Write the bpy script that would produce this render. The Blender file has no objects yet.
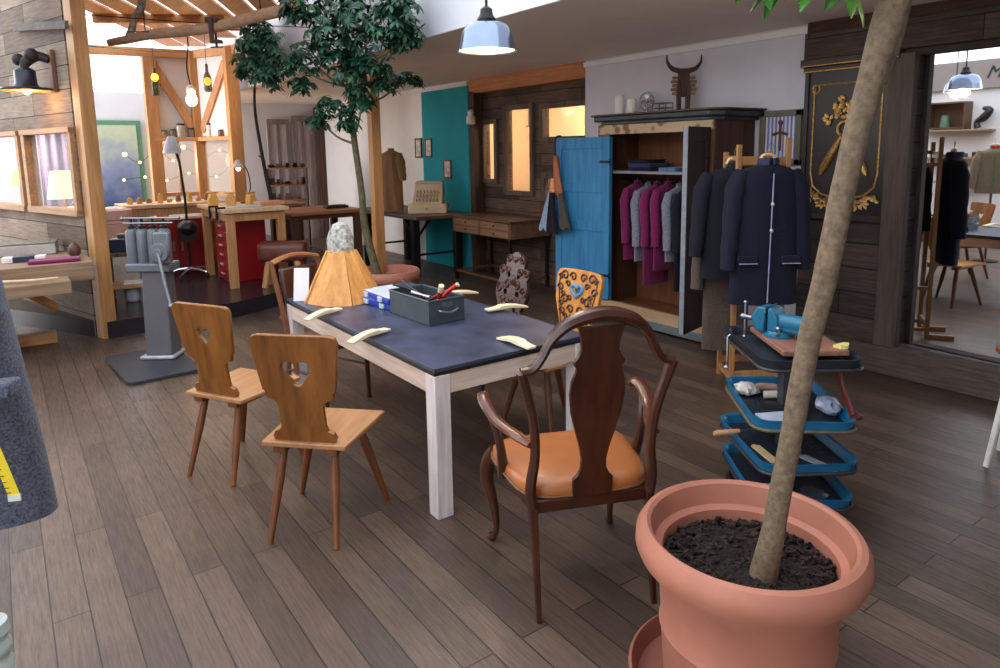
import bpy, bmesh, math, random
from mathutils import Vector, Matrix, noise
random.seed(7)
D = bpy.data; S = bpy.context.scene; COL = S.collection
R = math.radians
pi = math.pi

# ------------------------------------------------------------------ camera
cd = D.cameras.new('camera'); cam = D.objects.new('camera', cd); COL.objects.link(cam)
cd.sensor_fit = 'HORIZONTAL'; cd.sensor_width = 36; cd.lens = 690*36/1000
cd.shift_y = -0.079; cd.clip_start = .05; cd.clip_end = 100
YAW, PIT, ROL = R(35.8), R(8.65), R(0.9)
Fv = Vector((math.sin(YAW)*math.cos(PIT), math.cos(YAW)*math.cos(PIT), -math.sin(PIT)))
Rv = Vector((math.cos(YAW), -math.sin(YAW), 0)); Uv = Rv.cross(Fv)
R2 = math.cos(ROL)*Rv - math.sin(ROL)*Uv; U2 = math.cos(ROL)*Uv + math.sin(ROL)*Rv
cam.matrix_world = Matrix(((R2.x, U2.x, -Fv.x, 0), (R2.y, U2.y, -Fv.y, 0), (R2.z, U2.z, -Fv.z, 1.7), (0, 0, 0, 1)))
S.camera = cam
# ------------------------------------------------------------------ world, exposure, lights
S.view_settings.view_transform = 'Standard'; S.view_settings.look = 'None'
S.view_settings.gamma = 1; S.view_settings.use_curve_mapping = False
S.view_settings.exposure = 0.6
w = D.worlds.new('sky'); S.world = w; w.use_nodes = True
bg = w.node_tree.nodes['Background']; bg.inputs[0].default_value = (.86, .92, 1, 1); bg.inputs[1].default_value = 2.0

def light(name, kind, loc, power, col=(1, 1, 1), size=.1, rot=(0, 0, 0), sy=None):
    l = D.lights.new(name, kind); l.energy = power; l.color = col
    if kind == 'AREA':
        l.shape = 'RECTANGLE'; l.size = size; l.size_y = sy or size
    else: l.shadow_soft_size = size
    o = D.objects.new(name, l); o.location = loc; o.rotation_euler = rot; COL.objects.link(o); return o
WARM = (1, .62, .3)

# ------------------------------------------------------------------ materials
def lin(c):
    return tuple(((x/255)/12.92 if x/255 <= .04045 else ((x/255+.055)/1.055)**2.4) for x in c) + (1,)
MC = {}
def newmat(name):
    m = D.materials.new(name); m.use_nodes = True
    return m, m.node_tree, m.node_tree.nodes['Principled BSDF']
def coords(nt, kind='Object', scale=(1, 1, 1), rot=(0, 0, 0)):
    tc = nt.nodes.new('ShaderNodeTexCoord'); mp = nt.nodes.new('ShaderNodeMapping')
    mp.inputs['Scale'].default_value = scale; mp.inputs['Rotation'].default_value = rot
    nt.links.new(tc.outputs[kind], mp.inputs[0]); return mp
def ramp(nt, fac, stops):
    r = nt.nodes.new('ShaderNodeValToRGB'); e = r.color_ramp.elements
    while len(e) < len(stops): e.new(.5)
    for i, (p, c) in enumerate(stops): e[i].position = p; e[i].color = c
    nt.links.new(fac, r.inputs[0]); return r
def nz(nt, vec, sc, det=4, rough=.6):
    n = nt.nodes.new('ShaderNodeTexNoise'); n.inputs['Scale'].default_value = sc
    n.inputs['Detail'].default_value = det; n.inputs['Roughness'].default_value = rough
    nt.links.new(vec, n.inputs['Vector']); return n
def bump(nt, h, b, s=.2, d=.01):
    n = nt.nodes.new('ShaderNodeBump'); n.inputs['Strength'].default_value = s; n.inputs['Distance'].default_value = d
    nt.links.new(h, n.inputs['Height']); nt.links.new(n.outputs[0], b.inputs['Normal'])
def plain(c, rough=.5, metal=0, noisy=.12, sc=14, bmp=0, spec=None, sheen=0):
    k = ('p', c, rough, metal, noisy, sc, bmp, sheen)
    if k in MC: return MC[k]
    m, nt, b = newmat('surface'); C = lin(c)
    mp = coords(nt); n = nz(nt, mp.outputs[0], sc)
    lo = tuple(x*(1-noisy*1.6) for x in C[:3])+(1,); hi = tuple(min(1, x*(1+noisy)) for x in C[:3])+(1,)
    r = ramp(nt, n.outputs[0], [(.3, lo), (.7, hi)]); nt.links.new(r.outputs[0], b.inputs['Base Color'])
    b.inputs['Roughness'].default_value = rough; b.inputs['Metallic'].default_value = metal
    if bmp: bump(nt, n.outputs[0], b, bmp)
    if sheen: b.inputs['Sheen Weight'].default_value = sheen if sum(c) > 150 else 0
    MC[k] = m; return m
def wood(c1, c2, axis='z', rough=.5, sc=1, knots=0, bmp=.15):
    k = ('w', c1, c2, axis, rough, sc, knots)
    if k in MC: return MC[k]
    m, nt, b = newmat('wood')
    s = {'x': (1.2, 14, 14), 'y': (14, 1.2, 14), 'z': (14, 14, 1.2)}[axis]
    mp = coords(nt, scale=tuple(x*sc for x in s)); n = nz(nt, mp.outputs[0], 2.2, 6, .65)
    n2 = nz(nt, mp.outputs[0], .5, 2)
    mx = nt.nodes.new('ShaderNodeMix'); mx.data_type = 'FLOAT'; mx.inputs[0].default_value = .4
    nt.links.new(n.outputs[0], mx.inputs[2]); nt.links.new(n2.outputs[0], mx.inputs[3])
    r = ramp(nt, mx.outputs[0], [(.32, lin(c2)), (.62, lin(c1))]); out = r.outputs[0]
    if knots:
        mp2 = coords(nt, scale=(1, 1, .8)); v = nt.nodes.new('ShaderNodeTexVoronoi'); v.inputs['Scale'].default_value = knots
        nt.links.new(mp2.outputs[0], v.inputs['Vector'])
        rr = ramp(nt, v.outputs['Distance'], [(.035, (0, 0, 0, 1)), (.10, (1, 1, 1, 1))])
        mm = nt.nodes.new('ShaderNodeMix'); mm.data_type = 'RGBA'; nt.links.new(rr.outputs[0], mm.inputs[0])
        mm.inputs[6].default_value = tuple(x*.25 for x in lin(c2)[:3])+(1,); nt.links.new(out, mm.inputs[7]); out = mm.outputs[2]
    nt.links.new(out, b.inputs['Base Color']); b.inputs['Roughness'].default_value = rough
    bump(nt, n.outputs[0], b, bmp, .004); MC[k] = m; return m
def boards(cA, cB, swap, bw, bh, rough=.8, gap=.006, dark=(20, 15, 12), rot=0, contrast=1, bmp=.4, grain=None, blot=.35, GS=(1.6, 22, 1), coordrot=(0, 0, 0)):
    """planks from a brick pattern; swap maps world axes to (along, across)"""
    m, nt, b = newmat('boards'); tc = nt.nodes.new('ShaderNodeTexCoord')
    sep = nt.nodes.new('ShaderNodeSeparateXYZ'); cmb = nt.nodes.new('ShaderNodeCombineXYZ')
    mp = nt.nodes.new('ShaderNodeMapping'); mp.inputs['Rotation'].default_value = coordrot
    nt.links.new(tc.outputs['Object'], mp.inputs[0]); nt.links.new(mp.outputs[0], sep.inputs[0])
    nt.links.new(sep.outputs[swap[0]], cmb.inputs[0]); nt.links.new(sep.outputs[swap[1]], cmb.inputs[1])
    br = nt.nodes.new('ShaderNodeTexBrick'); br.inputs['Scale'].default_value = 1
    br.inputs['Brick Width'].default_value = bw; br.inputs['Row Height'].default_value = bh
    br.inputs['Mortar Size'].default_value = gap; br.inputs['Mortar Smooth'].default_value = .3; br.inputs['Bias'].default_value = 0
    br.offset = .37; br.inputs['Color1'].default_value = lin(cA); br.inputs['Color2'].default_value = lin(cB)
    br.inputs['Mortar'].default_value = lin(dark); nt.links.new(cmb.outputs[0], br.inputs['Vector'])
    m2 = nt.nodes.new('ShaderNodeMapping'); m2.inputs['Scale'].default_value = GS; nt.links.new(cmb.outputs[0], m2.inputs[0])
    n = nz(nt, m2.outputs[0], 2.5, 8, .7); n2 = nz(nt, cmb.outputs[0], 1.3, 3)
    r = ramp(nt, n.outputs[0], [(.3, (1-.55*contrast,)*3+(1,)), (.7, (1+.25*contrast,)*3+(1,))])
    r2 = ramp(nt, n2.outputs[0], [(.3, (1-blot,)*3+(1,)), (.7, (1+blot*.5,)*3+(1,))])
    a = nt.nodes.new('ShaderNodeMix'); a.data_type = 'RGBA'; a.blend_type = 'MULTIPLY'; a.inputs[0].default_value = 1
    nt.links.new(br.outputs['Color'], a.inputs[6]); nt.links.new(r.outputs[0], a.inputs[7])
    c = nt.nodes.new('ShaderNodeMix'); c.data_type = 'RGBA'; c.blend_type = 'MULTIPLY'; c.inputs[0].default_value = 1
    nt.links.new(a.outputs[2], c.inputs[6]); nt.links.new(r2.outputs[0], c.inputs[7])
    nt.links.new(c.outputs[2], b.inputs['Base Color'])
    rr = ramp(nt, n.outputs[0], [(.3, (rough+.12,)*3+(1,)), (.7, (rough-.08,)*3+(1,))]); nt.links.new(rr.outputs[0], b.inputs['Roughness'])
    sub = nt.nodes.new('ShaderNodeMath'); sub.operation = 'SUBTRACT'; nt.links.new(n.outputs[0], sub.inputs[0]); nt.links.new(br.outputs['Fac'], sub.inputs[1])
    bump(nt, sub.outputs[0], b, bmp, .004)
    return m
def emis(c, s):
    k = ('e', c, s)
    if k in MC: return MC[k]
    m, nt, b = newmat('glow'); b.inputs['Base Color'].default_value = lin(c); b.inputs['Emission Color'].default_value = lin(c); b.inputs['Emission Strength'].default_value = s
    MC[k] = m; return m
def glass(c=(255, 255, 255), alpha=.25, rough=.05):
    k = ('g', c, alpha, rough)
    if k in MC: return MC[k]
    m, nt, b = newmat('clear_glass'); b.inputs['Base Color'].default_value = lin(c); b.inputs['Roughness'].default_value = rough
    b.inputs['Alpha'].default_value = alpha; MC[k] = m; return m
def fabric(c, rough=.95, sc=90, noisy=.3): return plain(c, rough, 0, noisy, sc, .25, sheen=.15)

# ------------------------------------------------------------------ mesh builder
class MB:
    def __init__(s): s.v = []; s.f = []; s.M = None
    def add(s, vs, fs):
        o = len(s.v)
        s.v += [tuple(s.M @ Vector(p)) for p in vs] if s.M else [tuple(p) for p in vs]
        s.f += [tuple(i+o for i in f) for f in fs]; return s
    def box(s, x0, x1, y0, y1, z0, z1, M=None):
        vs = [Vector((x, y, z)) for z in (z0, z1) for y in (y0, y1) for x in (x0, x1)]
        if M: vs = [M @ p for p in vs]
        return s.add(vs, [(0, 2, 3, 1), (4, 5, 7, 6), (0, 1, 5, 4), (2, 6, 7, 3), (0, 4, 6, 2), (1, 3, 7, 5)])
    def bar(s, a, b, w, h=None, up=(0, 0, 1)):
        """rectangular bar from a to b"""
        h = h or w; a = Vector(a); b = Vector(b); d = (b-a).normalized(); u = Vector(up)
        if abs(d.dot(u)) > .98: u = Vector((0, 1, 0))
        x = d.cross(u).normalized(); y = x.cross(d).normalized(); vs = []
        for p in (a, b):
            for i, j in ((-1, -1), (1, -1), (1, 1), (-1, 1)): vs.append(p+x*i*w/2+y*j*h/2)
        return s.add(vs, [(3, 2, 1, 0), (4, 5, 6, 7), (0, 1, 5, 4), (1, 2, 6, 5), (2, 3, 7, 6), (3, 0, 4, 7)])
    def tube(s, pts, rad, n=10, cap=True, flat=1, up=None):
        pts = [Vector(p) for p in pts]; k = len(pts)
        if not hasattr(rad, '__len__'): rad = [rad]*k
        t = (pts[1]-pts[0]).normalized(); u = Vector(up) if up else (Vector((0, 0, 1)) if abs(t.z) < .9 else Vector((1, 0, 0)))
        x = t.cross(u).normalized(); vs = []; fs = []
        for i, p in enumerate(pts):
            t = (pts[min(i+1, k-1)]-pts[max(i-1, 0)]).normalized()
            x = (x-t*x.dot(t)).normalized(); y = t.cross(x)
            for j in range(n):
                a = 2*pi*j/n; vs.append(p+(x*math.cos(a)+y*math.sin(a)*flat)*rad[i])
        for i in range(k-1):
            for j in range(n):
                q = (j+1) % n; fs.append((i*n+j, i*n+q, (i+1)*n+q, (i+1)*n+j))
        if cap: fs.append(tuple(range(n-1, -1, -1))); fs.append(tuple(range((k-1)*n, k*n)))
        return s.add(vs, fs)
    def lathe(s, prof, c=(0, 0, 0), n=32, M=None, sx=1, sy=1):
        vs = []; fs = []; k = len(prof); c = Vector(c)
        for r, z in prof:
            for j in range(n):
                a = 2*pi*j/n; p = Vector((r*math.cos(a)*sx, r*math.sin(a)*sy, z)); vs.append((M @ p if M else p)+c)
        for i in range(k-1):
            for j in range(n):
                q = (j+1) % n; fs.append((i*n+j, i*n+q, (i+1)*n+q, (i+1)*n+j))
        if prof[0][0] > .03 and abs(prof[0][1]-prof[-1][1]) < .012 and prof[-1][0] > .03:
            for j in range(n): q = (j+1) % n; fs.append(((k-1)*n+j, (k-1)*n+q, q, j))
            return s.add(vs, fs)
        if prof[0][0] > 1e-4: fs.append(tuple(range(n-1, -1, -1)))
        if prof[-1][0] > 1e-4: fs.append(tuple(range((k-1)*n, k*n)))
        return s.add(vs, fs)
    def ball(s, c, r, n=12, sc=(1, 1, 1)):
        m = n//2; prof = [(max(1e-5, r*math.sin(pi*i/m)), -r*math.cos(pi*i/m)) for i in range(m+1)]
        return s.lathe(prof, c, n, Matrix.Diagonal(sc))
    def loft(s, rings, cap=True, close=True):
        n = len(rings[0]); vs = [p for r in rings for p in r]; fs = []
        for i in range(len(rings)-1):
            for j in range(n if close else n-1):
                q = (j+1) % n; fs.append((i*n+j, i*n+q, (i+1)*n+q, (i+1)*n+j))
        if cap and close: fs.append(tuple(range(n-1, -1, -1))); fs.append(tuple(range((len(rings)-1)*n, len(rings)*n)))
        return s.add(vs, fs)
    def prism(s, pts, a, b, plane='xz'):
        """extrude a simple outline; plane xz: depth along y from a to b"""
        n = len(pts)
        f = {'xz': lambda u, v, d: (u, d, v), 'xy': lambda u, v, d: (u, v, d), 'yz': lambda u, v, d: (d, u, v)}[plane]
        vs = [f(u, v, a) for u, v in pts]+[f(u, v, b) for u, v in pts]
        fs = [tuple(range(n)), tuple(range(2*n-1, n-1, -1))]+[(i, i+n, (i+1) % n+n, (i+1) % n) for i in range(n)]
        return s.add(vs, fs)
    def build(s, name, mat, parent=None, world=False, smooth=True, bev=0, solid=0, sub=0, ang=38, origin=None, kind=None):
        me = D.meshes.new(name); vs = s.v
        if world and parent is not None:
            I = ROOTM[parent.name].inverted(); vs = [tuple(I @ Vector(p)) for p in vs]
        o = None
        if origin: vs = [(p[0]-origin[0], p[1]-origin[1], p[2]-origin[2]) for p in vs]
        me.from_pydata(vs, [], s.f); me.validate()
        b = bmesh.new(); b.from_mesh(me); bmesh.ops.recalc_face_normals(b, faces=b.faces); b.to_mesh(me); b.free()
        return link(name, me, mat, parent, smooth, bev, solid, sub, ang, origin, kind)
ROOTM = {}
def link(name, me, mat, parent=None, smooth=True, bev=0, solid=0, sub=0, ang=38, origin=None, kind=None):
    me.materials.clear(); me.materials.append(mat)
    if smooth:
        me.polygons.foreach_set('use_smooth', [True]*len(me.polygons)); me.set_sharp_from_angle(angle=R(ang))
    o = D.objects.new(name, me); COL.objects.link(o)
    if origin: o.location = origin
    if parent is not None: o.parent = parent; ROOTM[o.name] = ROOTM[parent.name]
    else: ROOTM[o.name] = Matrix.Translation(origin or (0, 0, 0))
    if solid: q = o.modifiers.new('thick', 'SOLIDIFY'); q.thickness = solid; q.offset = 0
    if bev: q = o.modifiers.new('bevel', 'BEVEL'); q.width = bev; q.segments = 2; q.limit_method = 'ANGLE'; q.angle_limit = R(40)
    if sub: q = o.modifiers.new('smooth', 'SUBSURF'); q.levels = sub; q.render_levels = sub
    if kind: o['kind'] = kind
    return o
def outline(loops, th, bevel=.003, plane='xz'):
    """plate with holes from closed 2-D loops, th thick; first loop outer"""
    cu = D.curves.new('tmp', 'CURVE'); cu.dimensions = '2D'; cu.fill_mode = 'BOTH'; cu.extrude = th/2-bevel; cu.bevel_depth = bevel; cu.bevel_resolution = 1; cu.offset = -bevel
    for lp in loops:
        sp = cu.splines.new('POLY'); sp.points.add(len(lp)-1)
        for p, (u, v) in zip(sp.points, lp): p.co = (u, v, 0, 1)
        sp.use_cyclic_u = True
    o = D.objects.new('tmp', cu); COL.objects.link(o); dg = bpy.context.evaluated_depsgraph_get()
    me = D.meshes.new_from_object(o.evaluated_get(dg)); D.objects.remove(o)
    if plane == 'xz': me.transform(Matrix(((1, 0, 0, 0), (0, 0, -1, 0), (0, 1, 0, 0), (0, 0, 0, 1))))
    if plane == 'yz': me.transform(Matrix(((0, 0, 1, 0), (1, 0, 0, 0), (0, 1, 0, 0), (0, 0, 0, 1))))
    return me
def sym(half):
    """mirror a half outline (x>=0, bottom to top) into a closed loop"""
    return [(x, z) for x, z in half]+[(-x, z) for x, z in reversed(half) if x > 1e-6]
def spl(pts, k=6):
    """Catmull-Rom through points"""
    P = [Vector(p) for p in pts]; out = []
    for i in range(len(P)-1):
        a = P[max(i-1, 0)]; b = P[i]; c = P[i+1]; d = P[min(i+2, len(P)-1)]
        for j in range(k):
            t = j/k; out.append(.5*((2*b)+(c-a)*t+(2*a-5*b+4*c-d)*t*t+(3*b-a-3*c+d)*t*t*t))
    out.append(P[-1]); return out
def lerpl(vals, n):
    out = []; m = len(vals)-1
    for i in range(n):
        t = i/(n-1)*m; k = min(int(t), m-1); out.append(vals[k]+(vals[k+1]-vals[k])*(t-k))
    return out
def circ(cx, cz, r, n=14, a0=0, a1=2*pi): return [(cx+r*math.cos(a0+(a1-a0)*i/n), cz+r*math.sin(a0+(a1-a0)*i/n)) for i in range(n)]
def thing(name, label, cat, loc=(0, 0, 0), rz=0, group=None):
    o = D.objects.new(name, None); o.empty_display_size = .05; COL.objects.link(o); o.location = loc; o.rotation_euler = (0, 0, R(rz))
    o['label'] = label; o['category'] = cat
    if group: o['group'] = group
    ROOTM[o.name] = Matrix.Translation(loc) @ Matrix.Rotation(R(rz), 4, 'Z'); return o
def tag(o, label, cat, group=None):
    o['label'] = label; o['category'] = cat
    if group: o['group'] = group
    return o
def copy_tree(o, parent=None):
    c = o.copy(); COL.objects.link(c); c.parent = parent; ROOTM[c.name] = ROOTM.get(o.name, Matrix())
    for ch in list(o.children): copy_tree(ch, c)
    return c
def dup(o, loc, rz, label, group=None):
    c = copy_tree(o); c.location = loc; c.rotation_euler = (0, 0, R(rz)); c['label'] = label
    if group: c['group'] = group
    ROOTM[c.name] = Matrix.Translation(loc) @ Matrix.Rotation(R(rz), 4, 'Z'); return c
def struct(name, mb, mat, bev=0, **k):
    o = mb.build(name, mat, bev=bev, **k); o['kind'] = 'structure'; return o
def B(*a): return MB().box(*a)
# ------------------------------------------------------------------ shared materials
M_WHITE = plain((226, 224, 226), .85, 0, .03, 3)
M_CEIL = plain((240, 224, 210), .9, 0, .03, 2)
M_TEAL = plain((0, 142, 156), .8, 0, .08, 2)
M_GREYW = plain((196, 194, 200), .85, 0, .03, 3)
M_PINE = wood((206, 154, 102), (166, 112, 66), 'z', .5)
M_PINEX = wood((206, 154, 102), (166, 112, 66), 'x', .5)
M_PINEY = wood((206, 154, 102), (166, 112, 66), 'y', .5)
M_DARKW = wood((74, 44, 26), (38, 20, 12), 'z', .35)
M_OLDW = wood((112, 96, 84), (62, 50, 42), 'z', .8)
M_OLDY = wood((120, 104, 90), (70, 56, 46), 'y', .8)
M_BLACK = plain((22, 22, 24), .4, 0, .1)
M_IRON = plain((40, 38, 38), .45, .6, .1)
M_STEEL = plain((150, 152, 156), .3, .9, .05)
M_BRASS = plain((190, 140, 60), .3, .9, .1)
M_TERRA = plain((178, 114, 92), .6, 0, .08, 5, .05)
M_SOIL = plain((34, 24, 20), 1, 0, .7, 120, .9)
M_WROOM = plain((236, 214, 180), .8, 0, .03)
M_BOARDW = boards((84, 70, 62), (56, 44, 38), ('Y', 'Z'), 1.7, .19, .8, .006, (14, 10, 9), contrast=.9)
M_BOARDL = boards((150, 132, 116), (100, 82, 68), ('X', 'Z'), 1.5, .21, .8, .005, (30, 22, 16), contrast=.8)
light('left_fill_light', 'AREA', (-2.9, .2, 1.9), 85, (.88, .94, 1), 1.8, (R(90), 0, R(-90)), 5.0)  # added fill lamp for the area under the low ceiling; no window here
light('rear_fill_light', 'AREA', (-2.9, 11.4, 2.3), 170, (1, .98, .96), 1.4, (R(90), 0, R(-90)), 4.5)  # added fill lamp to brighten the far white and teal walls, not a window
# ------------------------------------------------------------------ room shell
floor_m = boards((108, 87, 73), (76, 60, 50), ('Y', 'X'), 1.75, .121, .38, .003, (34, 26, 20), contrast=.85, bmp=.3, blot=.3, GS=(2.6, 34, 1))
struct('floor', B(-3.1, 5.7, -3.1, 13.8, -.06, 0), floor_m)
w_ = MB(); w_.box(5.35, 5.65, 8.1, 13.6, 0, 2.65); w_.box(5.35, 5.65, -3, 2.4, 2.33, 2.65)
struct('wall_right', w_, M_WHITE)
struct('wall_teal', B(5.335, 5.35, 8.1, 9.38, 0, 2.58), M_TEAL)
struct('wall_wardrobe', B(5.35, 5.65, 3.13, 5.76, 0, 2.65), plain((205, 204, 214), .85, 0, .03, 3))
# weathered board wall round the mirror, with the mirror's opening
w_ = MB(); w_.box(5.3, 5.65, 2.33, 3.13, 0, 2.65); w_.box(5.3, 5.65, -1.2, 2.33, 0, .2); w_.box(5.3, 5.65, -1.2, 2.33, 2.32, 2.65); w_.box(5.3, 5.65, -3, .35, .2, 2.32)
struct('wall_boards', w_, M_BOARDW)
struct('trim_1', B(5.235, 5.3, 2.3, 2.46, .14, 2.33), wood((92, 78, 70), (52, 42, 36), 'z', .8), bev=.004)
struct('trim_2', B(5.2, 5.3, -1.2, 3.13, 0, .21), boards((98, 82, 74), (70, 56, 50), ('Y', 'Z'), 1.6, .22, .8, .004, (16, 12, 10)), bev=.004)
struct('trim_3', B(5.24, 5.3, -1.2, 3.13, 2.36, 2.56), boards((90, 76, 68), (66, 54, 48), ('Y', 'Z'), 1.9, .21, .8, .004, (14, 10, 9)), bev=.004)
struct('trim_4', B(5.27, 5.3, -1.2, 3.13, 2.56, 2.648), boards((84, 50, 34), (64, 38, 28), ('Y', 'Z'), 1.9, .21, .8, .004, (14, 10, 9)), bev=.003)
struct('trim_5', B(5.32, 5.35, 3.13, 5.76, 2.58, 2.63), M_WHITE)
struct('trim_6', B(5.32, 5.35, 8.1, 13.5, 2.58, 2.63), M_WHITE)
# recess with the board partition
w_ = MB(); w_.box(5.35, 5.5, 7.98, 8.1, 0, 2.5)
struct('trim_7', w_, wood((84, 58, 42), (46, 30, 22), 'z', .7), bev=.004)
struct('trim_8', B(5.35, 5.5, 5.76, 8.1, 2.47, 2.65), wood((196, 128, 76), (150, 88, 46), 'y', .6), bev=.004)
YW = [(7.7, 7.96, 1.3, 2.06), (6.92, 7.44, 1.16, 2.22), (5.9, 6.68, 1.84, 2.2), (6.3, 6.66, 1.12, 1.36)]
rec = MB()
def holes_wall(mb, x0, x1, ya, yb, za, zb, holes):
    ys = sorted({ya, yb} | {h[0] for h in holes} | {h[1] for h in holes}); zs = sorted({za, zb} | {h[2] for h in holes} | {h[3] for h in holes})
    for i in range(len(ys)-1):
        for j in range(len(zs)-1):
            cy, cz = (ys[i]+ys[i+1])/2, (zs[j]+zs[j+1])/2
            if not any(h[0] < cy < h[1] and h[2] < cz < h[3] for h in holes): mb.box(x0, x1, ys[i], ys[i+1], zs[j], zs[j+1])
holes_wall(rec, 5.52, 5.6, 5.5, 8.1, 0, 2.5, YW)
struct('wall_recess', rec, boards((112, 90, 76), (70, 54, 46), ('Y', 'Z'), 1.2, .15, .8, .005, (18, 13, 11)), bev=0)
for i, (a, b, c, d) in enumerate(YW):
    f = MB(); e = .055
    f.box(5.48, 5.54, a-e, a+.01, c-e, d+e); f.box(5.48, 5.54, b-.01, b+e, c-e, d+e); f.box(5.48, 5.54, a, b, c-e, c+.01); f.box(5.48, 5.54, a, b, d-.01, d+e)
    o = struct(f'window_{i+1}', f, M_OLDW, bev=.004)
    B(5.55, 5.556, a, b, c, d).build('pane', glass((255, 250, 240), .12), o)
# the warm room behind that partition
w_ = MB(); w_.box(7.4, 7.5, 4.6, 9.2, 0, 2.6); w_.box(5.65, 7.4, 4.5, 4.6, 0, 2.6); w_.box(5.65, 7.4, 9.2, 9.3, 0, 2.6); w_.box(5.65, 7.4, 4.6, 9.2, 2.6, 2.7)
struct('wall_side_room', w_, M_WROOM)
struct('floor_side_room', B(5.7, 7.4, 4.6, 9.2, -.06, 0), M_PINEY)
light('side_room_lamp', 'POINT', (6.4, 7.6, 2.3), 42, (1, .8, .55), .15)
light('side_room_lamp', 'POINT', (6.3, 6.0, 2.2), 28, (1, .8, .55), .12)
# rear, left and back walls
struct('wall_back', B(-3.1, 3.07, 13.6, 13.7, 0, 2.78), plain((186, 188, 196), .85, 0, .03, 3))
struct('wall_back_right', B(3.07, 5.65, 13.6, 13.7, 0, 2.65), M_GREYW)
struct('wall_left', B(-3.1, -3, -3, 13.6, 0, 3.1), M_WHITE)
struct('trim_9', B(-3, -2.93, -3, 13.6, 2.62, 3.1), plain((150, 140, 134), .9, 0, .04, 2))
struct('wall_front', B(-3.1, 5.65, -3.1, -3, 0, 4), M_WHITE)
struct('ceiling', B(3.07, 5.65, -3, 13.6, 2.65, 2.652).box(3.16, 5.65, -3, 13.6, 2.652, 2.72), M_CEIL)
struct('trim_10', B(3.06, 3.16, -3, 13.6, 2.652, 3.9), plain((214, 214, 222), .85, 0, .02, 2))
struct('ceiling_sky_block', B(-3.1, 3.07, -3, 0.0, 3.9, 3.98), M_WHITE)  # unseen roof slab, added to cut off sky light at the camera end
# door with the printed hanging in the back wall
m, nt, b = newmat('printed_cloth'); mp = coords(nt); sp = nt.nodes.new('ShaderNodeSeparateXYZ'); nt.links.new(mp.outputs[0], sp.inputs[0])
n = nz(nt, mp.outputs[0], 3, 5); ad = nt.nodes.new('ShaderNodeMath'); ad.operation = 'MULTIPLY_ADD'; ad.inputs[1].default_value = .5; nt.links.new(n.outputs[0], ad.inputs[0])
sc = nt.nodes.new('ShaderNodeMath'); sc.operation = 'MULTIPLY'; sc.inputs[1].default_value = .35; nt.links.new(sp.outputs['Z'], sc.inputs[0]); nt.links.new(sc.outputs[0], ad.inputs[2])
r = ramp(nt, ad.outputs[0], [(.40, lin((24, 34, 56))), (.55, lin((56, 74, 120))), (.80, lin((120, 134, 160))), (1.0, lin((160, 172, 150)))]); nt.links.new(r.outputs[0], b.inputs['Base Color']); b.inputs['Roughness'].default_value = .9; M_PRINT = m
d = struct('door_1', MB().box(1.05, 1.13, 13.5, 13.6, 0, 2.3).box(2.02, 2.1, 13.5, 13.6, 0, 2.3).box(1.13, 2.02, 13.5, 13.6, 2.22, 2.3), plain((70, 120, 96), .6), bev=.004)

# workshop platform: raised black floor
pf = MB(); pf.prism([(-.6, 9.6), (.70, 7.28), (1.9, 7.40), (3.35, 8.05), (4.1, 9.6), (4.1, 13.5), (-1.4, 13.5)], 0, .16, 'xy')
struct('floor_platform', pf, plain((38, 36, 42), .22, 0, .15, 3))
# timber frame of the workshop hut
def post(x, y, z0, z1, w=.15, rz=0): return MB().bar((x, y, z0), (x, y, z1), w, w, (math.sin(rz), math.cos(rz), 0))
P1, P2, P3 = (1.92, 11.26), (2.52, 11.16), (2.84, 10.41)
struct('trim_11', post(*P1, .16, 3.2, .17), M_PINE, bev=.006)
struct('trim_12', post(*P2, .16, 3.2, .15), M_PINE, bev=.006)
struct('trim_13', post(*P3, .16, 3.2, .17), M_PINE, bev=.006)
struct('trim_14', MB().bar((-.4, 11.42, 3.16), (2.52, 11.16, 3.16), .09, .12), M_PINEX, bev=.006)
struct('trim_15', MB().bar((2.52, 11.16, 3.16), (2.98, 10.1, 3.16), .09, .12), M_PINEY, bev=.006)
struct('trim_16', MB().bar((1.98, 11.25, 3.0), (2.47, 11.17, 2.05), .06, .12), M_PINE, bev=.004)
struct('trim_17', MB().bar((2.80, 10.52, 3.0), (2.56, 11.08, 2.05), .06, .12), M_PINE, bev=.004)
struct('trim_18', MB().bar((1.92, 11.24, 1.93), (2.52, 11.12, 1.93), .14, .06), M_PINEX, bev=.004)
struct('trim_19', MB().bar((2.52, 11.12, 1.93), (2.84, 10.38, 1.93), .14, .06), M_PINEY, bev=.004)
struct('wall_hut', MB().bar((1.95, 11.31, 2.57), (2.52, 11.22, 2.57), .02, 1.2).bar((2.54, 11.12, 2.57), (2.86, 10.45, 2.57), .02, 1.2), M_WHITE)
o = struct('window_5', MB().bar((2.0, 11.25, 1.12), (2.46, 11.17, 1.12), .06, .06).bar((2.22, 11.22, 1.12), (2.22, 11.22, 1.9), .03, .03), M_PINEX)
MB().bar((1.98, 11.27, 1.5), (2.48, 11.19, 1.5), .006, .74).build('pane', glass((255, 244, 225), .18), o)
o = struct('window_6', MB().bar((2.56, 11.1, 1.12), (2.82, 10.5, 1.12), .06, .06), M_PINEY)
MB().bar((2.56, 11.1, 1.5), (2.82, 10.5, 1.5), .006, .74).build('pane', glass((255, 244, 225), .18), o)
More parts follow.
